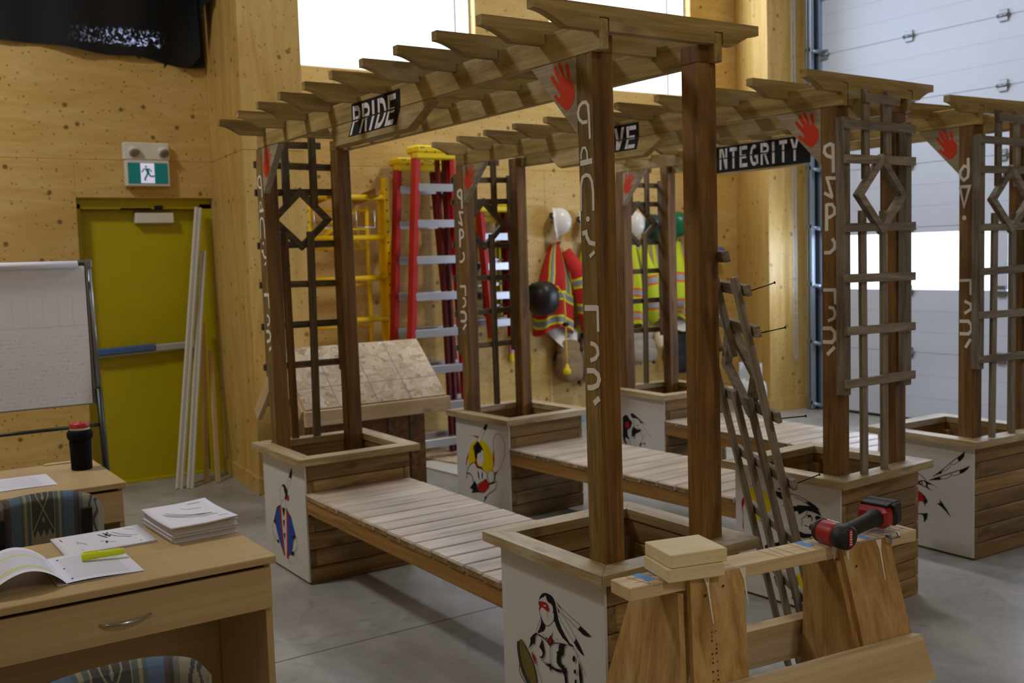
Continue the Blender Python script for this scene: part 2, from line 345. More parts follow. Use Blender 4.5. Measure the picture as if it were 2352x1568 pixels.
    def grid(s, f, nu, nv, gc=True, thick=0):
        pp = []; gcs = []
        for j in range(nv+1):
            for i in range(nu+1):
                pp.append(V(f(i/nu, j/nv))); gcs.append(V((i/nu, j/nv, 0)))
        s._add(pp, [[j*(nu+1)+i, j*(nu+1)+i+1, (j+1)*(nu+1)+i+1, (j+1)*(nu+1)+i] for j in range(nv) for i in range(nu)], gcs, None, True); return s
    def blob(s, c, r, n=12, m=8, rot=None, e=1.0):  # superellipsoid lump
        c = V(c); rot = rot or Matrix.Identity(3); pp = []; sg = lambda x: math.copysign(abs(x)**e, x)
        for j in range(m+1):
            ph = -PI/2+PI*j/m
            for k in range(n):
                t = 2*PI*k/n; pp.append(c+rot @ V((r[0]*sg(math.cos(ph))*sg(math.cos(t)), r[1]*sg(math.cos(ph))*sg(math.sin(t)), r[2]*sg(math.sin(ph)))))
        F = [[j*n+k, j*n+(k+1) % n, (j+1)*n+(k+1) % n, (j+1)*n+k] for j in range(m) for k in range(n)]
        s._add(pp, F, None, None, True); return s
    def build(s, name, mats, parent=None, loc=None):
        me = bpy.data.meshes.new(name); s.b.normal_update(); s.b.to_mesh(me); s.b.free()
        for k in (mats if isinstance(mats, (list, tuple)) else [mats]): me.materials.append(M[k])
        o = bpy.data.objects.new(name, me); C.objects.link(o)
        if parent: o.parent = parent
        if loc is not None: o.location = loc
        return o
def tag(o, label=None, cat=None, group=None, kind=None):
    if label: o['label'] = label
    if cat: o['category'] = cat
    if group: o['group'] = group
    if kind: o['kind'] = kind
    return o
def thing(name, label, cat, loc=(0, 0, 0), rz=0, group=None):
    o = bpy.data.objects.new(name, None); C.objects.link(o); o.location = loc; o.rotation_euler = (0, 0, rz); o.empty_display_size = .1
    return tag(o, label, cat, group)
def struct(o): o['kind'] = 'structure'; return o
def copy_tree(o, parent=None):
    c = o.copy(); C.objects.link(c); c.parent = parent
    for ch in list(o.children): copy_tree(ch, c)
    return c
X, Y, Z = V((1, 0, 0)), V((0, 1, 0)), V((0, 0, 1))
FL = -.01   # floor level

# ------------------------------------------------------------------ the setting
b = MB(); b.box((.5, 0, FL-.1), (13.4, 14.4, .2), ch=0); b.mi = 1
b.box((-1.66, 0, FL+.0002), (.006, 13.6, .001), ch=0)
struct(b.build('floor', ['concrete', 'joint_dark']))
b = MB(); b.box((.5, 0, 5.7), (13.4, 14.4, .2), ch=0); struct(b.build('ceiling', 'ceiling_white'))
def wall(name, boxes, mat, gap=.0045):
    b = MB()
    for (x0, x1, y0, y1, z0, z1) in boxes: b.box(((x0+x1)/2, (y0+y1)/2, (z0+z1)/2), (x1-x0, y1-y0, z1-z0), ch=gap)
    return struct(b.build(name, mat))
JZ = 2.615  # sheet joint height
XB, XR = -6.0, -6.2
# wall with the yellow door (left of the column)
CL0, CL1, CR = .585, 1.075, .678
wall('wall_left', [(XR, XB, -7, -.405, FL, JZ), (XR, XB, -7, CR, JZ, 3.52), (XR, XB, -.405, CR, 2.317, JZ), (XR, XB, -7, -3.4, 3.52, 5.6), (XR, XB, .36, CR, 3.52, 5.6), (XR, XB, -3.4, .36, 5.2, 5.6)], 'wall_plywood')
# back wall behind the ladders with two high windows
wall('wall_back', [(XR, XB, CL1, 4.1, FL, JZ), (XR, XB, 4.1, 7, FL, JZ), (XR, XB, CL1, 7, JZ, 3.48), (XR, XB, 3.33, 4.22, 3.48, 5.6), (XR, XB, 6.165, 7, 3.48, 5.6), (XR, XB, CL1, 3.33, 5.2, 5.6), (XR, XB, 4.22, 6.165, 5.2, 5.6)], 'wall_plywood')
COL = [(-6.2, CR+.01), (-6.0, CR-.003), (-4.95, CL0), (-4.95, CL1), (-6.2, CL1)]
b = MB(); b.prism(COL, JZ-FL-.004, (0, 0, FL), X, Y); b.prism([(-6.2, CR+.014), (-6.0, CR+.001), (-4.954, CL0+.004), (-4.954, CL1-.004), (-6.2, CL1-.004)], .01, (0, 0, JZ-.005), X, Y); b.prism(COL, 5.6-JZ-.004, (0, 0, JZ+.004), X, Y); struct(b.build('trim_1', 'column_plywood'))
b = MB(); b.prism([(-6.0, CR-.02), (-4.932, CL0-.018), (-4.932, CL1), (-4.95, CL1), (-4.95, CL0), (-6.0, CR-.002)], .13, (0, 0, FL), X, Y); struct(b.build('baseboard_left', 'column_plywood'))
b = MB(); b.prism([(-6.02, 6.87), (-5.0, 6.30), (-5.0, 7.0), (-6.02, 7.0)], JZ+.3-FL, (0, 0, FL), X, Y); b.prism([(-6.02, 6.87), (-5.0, 6.30), (-5.0, 7.0), (-6.02, 7.0)], 5.6-JZ-.303, (0, 0, JZ+.303), X, Y); struct(b.build('trim_2', 'column_plywood'))
b = MB(); b.prism([(-5.93, 6.80), (-4.985, 6.27), (-4.985, 6.86), (-5.0, 6.86), (-5.0, 6.30), (-5.93, 6.82)], .14, (0, 0, FL), X, Y); struct(b.build('baseboard_right', 'column_plywood'))
wall('wall_side', [(-6.2, 7.2, -7.2, -7, FL, 5.6)], 'wall_plywood'); wall('wall_front', [(7, 7.2, -7, 7, FL, 5.6)], 'wall_plywood')
GY = 6.87
wall('wall_right', [(-6.2, -4.84, GY, GY+.2, FL, 5.6), (.9, 7, GY, GY+.2, FL, 5.6), (-4.9, .9, GY, GY+.2, 4.62, 5.6)], 'wall_plywood')
b = MB(); b.box((-5.985, 3.7, .022), (.03, 5.2, .064), ch=.004); struct(b.build('trim_3', 'galv'))
# high windows
def window(name, y0, y1, z0, z1, mull):
    b = MB()
    for yy in mull: b.box((-6.1, yy, (z0+z1)/2), (.05, .025, z1-z0), ch=.003)
    for zz in (z0+.012, z1-.012): b.box((-6.12, (y0+y1)/2, zz), (.06, y1-y0, .024), ch=.003)
    for yy in (y0+.012, y1-.012): b.box((-6.12, yy, (z0+z1)/2), (.06, .024, z1-z0-.05), ch=.003)
    w = struct(b.build(name, 'white_paint'))
    b = MB(); b.box((-6.125, (y0+y1)/2, (z0+z1)/2), (.006, y1-y0-.02, z1-z0-.02), ch=0); g = b.build('window_pane', 'pane_glass', w)
    return w
window('window_1', CL1, 3.33, 3.48, 5.2, (3.15,)); window('window_2', 4.22, 6.165, 3.48, 5.2, (5.885,)); window('window_3', -3.4, .36, 3.52, 5.2, (-1.6,))
# yellow exit door in its recess
b = MB(); 
for y_, w_ in ((-.392, .05), (.625, .106)): b.box((-6.13, y_, 1.13), (.13, w_, 2.29), ch=.003)
b.box((-6.13, .134, 2.276), (.13, 1.085, .088), ch=.003); b.box((-6.16, .134, FL+.004), (.14, 1.085, .028), ch=.002)
d = struct(b.build('door_1', 'door_yellow'))
b = MB(); b.box((-6.175, .105, 1.12), (.05, .925, 2.23), ch=.003); b.build('door_leaf', 'door_yellow', d)
b = MB(); b.box((-6.146, -.363, 1.12), (.014, .012, 2.23)); b.box((-6.146, .57, 1.12), (.014, .02, 2.23)); b.box((-6.146, .105, 2.238), (.014, .93, .018)); b.build('door_seal', 'seal_dark', d)
b = MB(); b.box((-6.10, .11, 1.085), (.05, .89, .062), Matrix.Rotation(.035, 3, 'X'), ch=.012); bar = b.build('panic_bar', 'bar_grey', d)
b = MB(); b.box((-6.085, -.075, 1.092), (.05, .46, .058), Matrix.Rotation(.035, 3, 'X'), ch=.012); b.build('push_pad', 'bar_blue', bar)
b = MB(); b.box((-6.11, .21, 2.16), (.07, .31, .085), ch=.006); cl = b.build('door_closer', 'light_grey_plastic', d)
b = MB(); b.box((-6.08, .06, 2.235), (.03, .25, .02), ch=.004); b.box((-6.08, .24, 2.245), (.05, .07, .03), ch=.004); b.build('closer_arm', 'dark_metal', cl)
# sectional overhead door with a strip of windows
b = MB(); ZS = [FL+.02, .68, 1.30, 1.92, 2.54, 3.16, 3.78, 4.40, 4.66]; GX0, GX1 = -4.82, .9; yd = GY+.06
for i in range(len(ZS)-1):
    if i == 2:
        b.box(((GX0+GX1)/2, yd, 1.3025), (GX1-GX0, .05, .009), ch=0); b.box(((GX0+GX1)/2, yd, 1.892), (GX1-GX0, .05, .052), ch=0)
        for a_, c_ in ((GX0, -4.70), (-2.80, -2.69), (-.82, -.70), (.78, GX1)): b.box(((a_+c_)/2, yd, 1.587), (c_-a_, .05, .56), ch=0)
    else: b.box(((GX0+GX1)/2, yd, (ZS[i]+ZS[i+1])/2), (GX1-GX0, .05, ZS[i+1]-ZS[i]-.006), ch=.003)
b.mi = 1
for i in range(len(ZS)-1):
    b.box(((GX0+GX1)/2, yd, ZS[i]+.0), (GX1-GX0, .04, .006), ch=0)
    if i != 2:
        for k in (1, 2): b.box(((GX0+GX1)/2, yd-.0246, ZS[i]+(ZS[i+1]-ZS[i])*k/3), (GX1-GX0, .002, .0035), ch=0)
gd = struct(b.build('door_2', ['garage_white', 'garage_line']))
b = MB(); b.box(((GX0+GX1)/2, yd, FL+.014), (GX1-GX0+.06, .06, .03), ch=.002); b.build('bottom_seal', 'rubber_black', gd)
b = MB()
for a_, c_ in ((-4.70, -2.80), (-2.69, -.82), (-.70, .78)): b.box(((a_+c_)/2, yd, 1.587), (c_-a_, .006, .56), ch=0)
b.build('window_pane', 'pane_glass', gd)
b = MB()
for zz in ZS[1:-1]:
    for xx in (-4.75, -3.72, -2.745, -1.75): 
        b.box((xx, yd-.034, zz+.03), (.085, .02, .045), ch=.003); b.box((xx, yd-.034, zz-.03), (.085, .02, .045), ch=.003); b.tube([(xx-.06, yd-.042, zz), (xx+.06, yd-.042, zz)], .016, 8)
b.build('hinge', 'grey_metal', gd)
b = MB(); b.box((-4.93, GY-.02, 2.3), (.05, .05, 4.6), ch=.002); b.box((-4.885, GY-.055, 2.3), (.02, .09, 4.6), ch=.002); b.box((-4.845, GY-.07, 2.25), (.035, .06, 4.5), ch=.006)
for zz in ZS[:-1]: b.box((-4.87, GY-.075, zz+.06), (.10, .05, .05), ch=.004); b.tube([(-4.9, GY-.09, zz+.06), (-4.76, GY-.04, zz+.03)], .02, 8)
b.box((-4.815, GY+.1, 2.3), (.06, .2, 4.6), ch=0); tr = b.build('door_track', 'galv', gd)
b = MB(); b.box((-4.867, GY-.02, 2.3), (.012, .03, 4.6), ch=.002); b.box((-4.84, GY-.02, 2.3), (.04, .02, 4.6), ch=0); b.build('track_shadow_gap', 'dark_metal', gd)
# pull chain of the overhead door
def chain():
    b = MB(); k = 0
    for off in (-.022, .022):
        n = 106
        for i in range(n):
            z = .62+i*.0375; ax = (X if i % 2 else Y)
            pts = [V((0, off, z))+ax*(.009*math.cos(t*PI/4))+Z*(.023*math.sin(t*PI/4)) for t in range(8)]
            b.tube(pts, .0034, 5, closed=True)
    for i in range(7):
        t = PI+PI*(i+.5)/7; p = V((0, .022*math.cos(t), .62+.03*math.sin(t)*2)); b.tube([p+X*(.009*math.cos(q*PI/4))+Z*(.02*math.sin(q*PI/4)) for q in range(8)], .0034, 5, closed=True)
    return b
o = chain().build('pull_chain', 'alu', None, (-4.93, 6.62, 0)); tag(o, 'steel pull chain hanging in a loop beside the white overhead door', 'chain')
b = MB(); b.box((0, .12, 4.62), (.06, .26, .05)); b.lathe([(.05, -.02), (.06, 0), (.05, .02)], (0, 0, 4.60), X, 16); o2 = b.build('chain_wheel', 'grey_metal', o)

ART_DRUM=[('ink',0,[(-0.3349,0.5346),(-0.3103,0.5336),(-0.2944,0.5255),(-0.2869,0.5141),(-0.2805,0.4951),(-0.2746,0.4747),(-0.2676,0.4523),(-0.2526,0.4298),(-0.2317,0.4092),(-0.2184,0.3986),(-0.2052,0.388),(-0.1745,0.3817),(-0.2056,0.3783),(-0.2248,0.387),(-0.2482,0.3946),(-0.2714,0.4121),(-0.2867,0.4298),(-0.2922,0.4417),(-0.2985,0.4374),(-0.2967,0.4588),(-0.297,0.4698),(-0.303,0.4718),(-0.2997,0.4825),(-0.3047,0.4958),(-0.3139,0.5012),(-0.3282,0.5018),(-0.3382,0.5091),(-0.3431,0.5176),(-0.3435,0.5262)]),
('ink',0,[(-0.3868,0.4962),(-0.3819,0.5094),(-0.3686,0.5239),(-0.3495,0.5325),(-0.334,0.5348),(-0.3436,0.5249),(-0.3586,0.5148),(-0.3736,0.5066)]),
('ink',0,[(-0.3803,0.4392),(-0.3733,0.4275),(-0.3646,0.4174),(-0.3511,0.4101),(-0.353,0.3971),(-0.3649,0.3837),(-0.3843,0.3742),(-0.3974,0.3666),(-0.4036,0.3686),(-0.3922,0.3845),(-0.3821,0.4025),(-0.3771,0.4189)]),
('ink',0.0013,[(-0.3792,0.4358),(-0.3887,0.4131),(-0.4026,0.389),(-0.412,0.3725)]),
('ink',0.0019,[(-0.383,0.4447),(-0.3733,0.4275),(-0.3613,0.4159),(-0.349,0.4107),(-0.3366,0.4115),(-0.3218,0.4197),(-0.3068,0.4338),(-0.296,0.4467)]),
('red',0,[(-0.387,0.4916),(-0.3658,0.4963),(-0.3428,0.4979),(-0.3327,0.4932),(-0.3258,0.4828),(-0.3225,0.4664),(-0.3297,0.4706),(-0.3382,0.4646),(-0.3454,0.47),(-0.3586,0.4726),(-0.371,0.4742),(-0.3807,0.4654),(-0.3846,0.4543),(-0.3877,0.461),(-0.3861,0.4676),(-0.3803,0.4742),(-0.3898,0.4779)]),
('white',0,[(-0.3413,0.4865),(-0.3423,0.4851),(-0.3449,0.4836),(-0.3486,0.4821),(-0.3527,0.481),(-0.3564,0.4805),(-0.3589,0.4806),(-0.3598,0.4815),(-0.3588,0.4828),(-0.3562,0.4844),(-0.3525,0.4859),(-0.3484,0.487),(-0.3447,0.4875),(-0.3422,0.4873)]),
('red',0.0013,[(-0.3389,0.4668),(-0.3354,0.4529),(-0.3331,0.4412)]),
('ink',0.0016,[(-0.3868,0.4962),(-0.3897,0.4792),(-0.3815,0.4739),(-0.3891,0.4656),(-0.3867,0.4537),(-0.3819,0.44)]),
('ink',0.0016,[(-0.2827,0.5164),(-0.2434,0.5027),(-0.2009,0.4879),(-0.1384,0.4722)]),
('ink',0.0013,[(-0.2592,0.5057),(-0.2402,0.4867),(-0.2287,0.4778),(-0.1958,0.4714),(-0.194,0.4683),(-0.1751,0.4593),(-0.1523,0.4551)]),
('ink',0,[(-0.2827,0.5177),(-0.2551,0.5068),(-0.2574,0.5014)]),
('ink',0,[(-0.1385,0.4698),(-0.1106,0.4613),(-0.076,0.4492),(-0.0965,0.4424),(-0.1227,0.4413),(-0.1543,0.4534),(-0.1445,0.4598)]),
('ink',0.0016,[(-0.2773,0.5033),(-0.2561,0.4847),(-0.229,0.4704),(-0.195,0.444),(-0.1654,0.4168)]),
('ink',0.0013,[(-0.2658,0.4918),(-0.2647,0.4726),(-0.2515,0.4544),(-0.2284,0.4392),(-0.2173,0.4255),(-0.1927,0.4087),(-0.1776,0.4)]),
('ink',0,[(-0.1672,0.4174),(-0.147,0.4008),(-0.12,0.3676),(-0.1331,0.3694),(-0.1555,0.3792),(-0.1795,0.3994),(-0.1696,0.4059)]),
('ink',0,[(-0.2755,0.4989),(-0.2601,0.4861),(-0.265,0.4823)]),
('ink',0,[(-0.2978,0.4081),(-0.3092,0.3814),(-0.3211,0.3729),(-0.3304,0.3937),(-0.3236,0.3796),(-0.3141,0.3824)]),
('ink',0.0048,[(-0.3975,0.3628),(-0.3723,0.3615),(-0.3516,0.3577),(-0.3313,0.3476),(-0.3213,0.3419)]),
('ink',0.0032,[(-0.3212,0.3432),(-0.3105,0.3538),(-0.2898,0.3621),(-0.2572,0.3711),(-0.2214,0.3759)]),
('ink',0,[(-0.3038,0.3657),(-0.3058,0.3589),(-0.3106,0.3525),(-0.3174,0.3477),(-0.3248,0.3454),(-0.3314,0.3462),(-0.3358,0.3499),(-0.3371,0.3557),(-0.3352,0.3626),(-0.3303,0.369),(-0.3235,0.3738),(-0.3161,0.376),(-0.3095,0.3752),(-0.3052,0.3715)]),
('red',0,[(-0.3104,0.3637),(-0.3116,0.3589),(-0.3146,0.3544),(-0.3187,0.3511),(-0.3231,0.3498),(-0.327,0.3506),(-0.3297,0.3535),(-0.3304,0.3577),(-0.3292,0.3626),(-0.3263,0.3671),(-0.3222,0.3704),(-0.3177,0.3717),(-0.3138,0.3708),(-0.3112,0.368)]),
('red',0,[(-0.3387,0.3657),(-0.3393,0.3634),(-0.3408,0.3612),(-0.3429,0.3596),(-0.3451,0.3589),(-0.3471,0.3593),(-0.3484,0.3607),(-0.3488,0.3627),(-0.3482,0.365),(-0.3467,0.3672),(-0.3447,0.3688),(-0.3424,0.3695),(-0.3404,0.3691),(-0.3391,0.3677)]),
('red',0,[(-0.2944,0.3681),(-0.2948,0.366),(-0.2958,0.3642),(-0.2971,0.3629),(-0.2986,0.3625),(-0.2999,0.3629),(-0.3007,0.3642),(-0.301,0.3661),(-0.3005,0.3681),(-0.2996,0.37),(-0.2982,0.3712),(-0.2967,0.3717),(-0.2954,0.3712),(-0.2946,0.3699)]),
('red',0,[(-0.2744,0.3807),(-0.2747,0.3795),(-0.2754,0.3784),(-0.2764,0.3777),(-0.2775,0.3773),(-0.2785,0.3775),(-0.2791,0.3782),(-0.2793,0.3792),(-0.279,0.3804),(-0.2783,0.3814),(-0.2773,0.3822),(-0.2762,0.3825),(-0.2752,0.3823),(-0.2746,0.3817)]),
('red',0,[(-0.3587,0.3737),(-0.359,0.3726),(-0.3598,0.3715),(-0.3608,0.3707),(-0.3619,0.3704),(-0.3629,0.3705),(-0.3636,0.3712),(-0.3638,0.3722),(-0.3635,0.3734),(-0.3627,0.3745),(-0.3617,0.3753),(-0.3606,0.3756),(-0.3596,0.3754),(-0.3589,0.3748)]),
('ink',0,[(-0.4506,0.3319),(-0.4279,0.3539),(-0.4058,0.368),(-0.3975,0.3628),(-0.4151,0.3526),(-0.4195,0.3336),(-0.4212,0.3166),(-0.4296,0.3204),(-0.4454,0.3054),(-0.4639,0.2845),(-0.4493,0.3145),(-0.4463,0.3307)]),
('ink',0,[(-0.3767,0.3564),(-0.3667,0.3469),(-0.3646,0.33),(-0.3557,0.3152),(-0.3585,0.2993),(-0.3677,0.2814),(-0.3805,0.2787),(-0.3931,0.2797),(-0.3759,0.2864),(-0.369,0.2986),(-0.3748,0.3093),(-0.3913,0.3168),(-0.3821,0.3322),(-0.3752,0.3443)]),
('ink',0.0022,[(-0.3911,0.2778),(-0.3766,0.2711),(-0.3517,0.2677),(-0.3266,0.2719)]),
('ink',0.0021,[(-0.3212,0.3432),(-0.3224,0.318),(-0.3215,0.2935),(-0.3216,0.2735)]),
('ink',0,[(-0.3215,0.2761),(-0.3103,0.2697),(-0.2859,0.2689),(-0.2535,0.2745),(-0.25,0.2646),(-0.2783,0.259),(-0.3149,0.2595),(-0.3246,0.2452),(-0.328,0.2603),(-0.3603,0.2624),(-0.335,0.2693)]),
('ink',0,[(-0.2593,0.3693),(-0.2214,0.3759),(-0.2358,0.3618),(-0.239,0.3341),(-0.2554,0.3216),(-0.26,0.3079),(-0.2545,0.2974),(-0.2407,0.2945),(-0.2325,0.3008),(-0.237,0.2884),(-0.2292,0.286),(-0.221,0.2935),(-0.2231,0.2636),(-0.2196,0.2361),(-0.2336,0.2314),(-0.2382,0.2611),(-0.2499,0.2671),(-0.2534,0.2782),(-0.2692,0.2829),(-0.2809,0.2915),(-0.282,0.3108),(-0.2773,0.3246),(-0.2832,0.3289),(-0.2685,0.342),(-0.2678,0.3569)]),
('ink',0.0021,[(-0.2214,0.3759),(-0.2016,0.3819),(-0.1822,0.3806),(-0.1635,0.3695),(-0.1527,0.3538)]),
('ink',0.0018,[(-0.1564,0.3574),(-0.1456,0.3417),(-0.1097,0.2986)]),
('ink',0,[(-0.1514,0.3399),(-0.1423,0.3284),(-0.1358,0.3043),(-0.1305,0.266),(-0.1451,0.2611),(-0.1506,0.2947),(-0.1485,0.3169)]),
('ink',0,[(-0.1677,0.3424),(-0.1687,0.3371),(-0.1713,0.3324),(-0.1748,0.3291),(-0.1786,0.3279),(-0.182,0.329),(-0.1842,0.3322),(-0.1849,0.337),(-0.1838,0.3422),(-0.1812,0.3469),(-0.1777,0.3502),(-0.1739,0.3514),(-0.1705,0.3503),(-0.1683,0.347)]),
('ink',0,[(-0.1654,0.2965),(-0.1662,0.2926),(-0.1683,0.289),(-0.1712,0.2865),(-0.1743,0.2854),(-0.177,0.2862),(-0.1789,0.2885),(-0.1794,0.292),(-0.1786,0.2959),(-0.1765,0.2995),(-0.1736,0.3021),(-0.1705,0.3031),(-0.1677,0.3024),(-0.1659,0.3)]),
('ink',0,[(-0.1622,0.262),(-0.163,0.2586),(-0.1651,0.2554),(-0.168,0.2531),(-0.1711,0.252),(-0.1738,0.2525),(-0.1757,0.2544),(-0.1762,0.2574),(-0.1754,0.2608),(-0.1734,0.264),(-0.1705,0.2663),(-0.1674,0.2674),(-0.1646,0.2669),(-0.1628,0.265)]),
('olive',0,[(-0.5066,0.3114),(-0.4831,0.2966),(-0.4579,0.2735),(-0.4374,0.2493),(-0.4217,0.2187),(-0.4112,0.1718),(-0.4507,0.1585),(-0.4802,0.1817),(-0.5046,0.2229),(-0.5164,0.2528),(-0.5193,0.283),(-0.5146,0.3038)]),
('drum',0,[(-0.5359,0.2923),(-0.5146,0.3038),(-0.5185,0.2807),(-0.5143,0.2509),(-0.5046,0.2229),(-0.4844,0.1854),(-0.4507,0.1585),(-0.4774,0.1495),(-0.5027,0.1743),(-0.5233,0.2065),(-0.5325,0.2452),(-0.5369,0.2725)]),
('ink',0.0022,[(-0.5359,0.2923),(-0.5066,0.3119),(-0.4831,0.2966),(-0.4579,0.2735),(-0.4374,0.2493),(-0.4217,0.2187),(-0.4103,0.172)]),
('ink',0.0014,[(-0.5359,0.2923),(-0.5369,0.2725),(-0.5325,0.2452),(-0.5233,0.2065)]),
('ink',0.0011,[(-0.5046,0.3081),(-0.5023,0.2675),(-0.4867,0.226),(-0.4462,0.1621)]),
('ink',0.0044,[(-0.5233,0.2065),(-0.5258,0.1849),(-0.5164,0.1671),(-0.4949,0.1535),(-0.4819,0.148)]),
('red',0,[(-0.439,0.287),(-0.4293,0.2824),(-0.4171,0.2684),(-0.4111,0.2437),(-0.4203,0.2471),(-0.4317,0.2613),(-0.4382,0.2771)]),
('ink',0.0019,[(-0.412,0.2421),(-0.3961,0.2194),(-0.3767,0.1833)])]
ART_VEST=[('ink',0,[(-2.7894,0.6149),(-2.7754,0.6085),(-2.776,0.5848),(-2.7925,0.5513),(-2.8131,0.5551),(-2.8315,0.5568),(-2.8088,0.5891)]),
('ink',0.0016,[(-2.8318,0.5544),(-2.859,0.5189),(-2.8557,0.4859)]),
('ink',0.0015,[(-2.7976,0.5505),(-2.8111,0.5221),(-2.8393,0.4958),(-2.8563,0.481)]),
('ink',0,[(-2.9478,0.4918),(-2.9141,0.5038),(-2.8893,0.4993),(-2.8685,0.4836),(-2.8569,0.476),(-2.8594,0.4564),(-2.8749,0.4344),(-2.8907,0.4099),(-2.9057,0.4216),(-2.8963,0.4451),(-2.9126,0.4664),(-2.9166,0.485)]),
('red',0,[(-2.8382,0.4362),(-2.8411,0.4278),(-2.8473,0.4203),(-2.8555,0.4153),(-2.8641,0.4137),(-2.8714,0.4159),(-2.8759,0.4215),(-2.8768,0.4293),(-2.8738,0.4377),(-2.8676,0.4452),(-2.8594,0.4502),(-2.8508,0.4517),(-2.8436,0.4495),(-2.8391,0.444)]),
('ink',0.0016,[(-2.9481,0.4893),(-2.9739,0.4606),(-2.9818,0.4299),(-2.9725,0.4023),(-2.9539,0.3959),(-2.9197,0.4118),(-2.9047,0.4291)]),
('ink',0.0021,[(-2.9645,0.394),(-2.9698,0.3735)]),
('ink',0.0021,[(-2.8985,0.4084),(-2.8929,0.3732)]),
('blue',0,[(-3.0186,0.3496),(-2.9988,0.3509),(-2.9857,0.3019),(-2.975,0.2353),(-2.9616,0.14),(-2.9625,0.0832),(-2.997,0.1174),(-3.0301,0.1646),(-3.0573,0.2085),(-3.0826,0.268),(-3.0566,0.3128)]),
('blue',0,[(-2.8588,0.3435),(-2.8232,0.3288),(-2.7823,0.2605),(-2.7706,0.2367),(-2.8081,0.2024),(-2.8195,0.1614),(-2.8508,0.111),(-2.8851,0.0886),(-2.8827,0.1572),(-2.8725,0.2563)]),
('red',0,[(-3.0005,0.3579),(-2.9725,0.373),(-2.9724,0.3045),(-2.9683,0.2367),(-2.9543,0.1465),(-2.9466,0.077),(-2.9692,0.0817),(-2.9783,0.1609),(-2.9884,0.2326),(-2.9951,0.3)]),
('red',0,[(-2.8912,0.3663),(-2.8585,0.346),(-2.8725,0.2563),(-2.8827,0.1572),(-2.8916,0.0676),(-2.9185,0.0761),(-2.9062,0.1521),(-2.8985,0.251),(-2.8921,0.3202)]),
('ink',0,[(-3.0389,0.3458),(-3.0039,0.3622),(-2.9699,0.3725),(-2.9958,0.3539),(-3.0257,0.3458),(-3.0566,0.3128),(-3.0826,0.268),(-3.0627,0.267),(-3.0607,0.2327),(-3.0853,0.2476),(-3.106,0.2435),(-3.0805,0.2834)]),
('ink',0,[(-2.8903,0.3737),(-2.8582,0.3484),(-2.8206,0.3293),(-2.8241,0.3214),(-2.8595,0.3386),(-2.8889,0.3546)]),
('ink',0,[(-2.956,0.3604),(-2.9067,0.3648),(-2.937,0.309)]),
('ink',0,[(-2.9485,0.2896),(-2.9225,0.2923),(-2.9392,0.2427)]),
('ink',0,[(-2.9496,0.2122),(-2.9235,0.2157),(-2.9368,0.1723)]),
('ink',0.0022,[(-3.106,0.2435),(-3.1268,0.2092),(-3.1213,0.1803),(-3.0655,0.1471)]),
('ink',0.0022,[(-3.0853,0.2476),(-3.0614,0.2276),(-3.0464,0.1909),(-3.0355,0.1536)]),
('ink',0,[(-3.0655,0.1471),(-3.0314,0.1544),(-3.0274,0.1355),(-3.0474,0.1336)]),
('ink',0.0021,[(-2.7724,0.222),(-2.7463,0.2061),(-2.7549,0.1661),(-2.7984,0.1325),(-2.8296,0.1302)]),
('ink',0.0026,[(-2.7724,0.222),(-2.803,0.1939),(-2.8201,0.1565),(-2.8341,0.1244)]),
('ink',0,[(-2.8383,0.1307),(-2.792,0.1339),(-2.8139,0.1073),(-2.8485,0.1091)]),
('ink',0,[(-2.7788,0.2397),(-2.7564,0.223),(-2.7873,0.2212),(-2.8088,0.1974),(-2.8235,0.2087)]),
('ink',0.0014,[(-3.1213,0.1803),(-3.1284,0.0783)]),
('ink',0.0013,[(-3.0964,0.1655),(-3.0951,0.0757)]),
('ink',0.0013,[(-2.7863,0.1304),(-2.7861,0.0824)]),
('ink',0.0013,[(-2.745,0.1874),(-2.7558,0.0799)])]
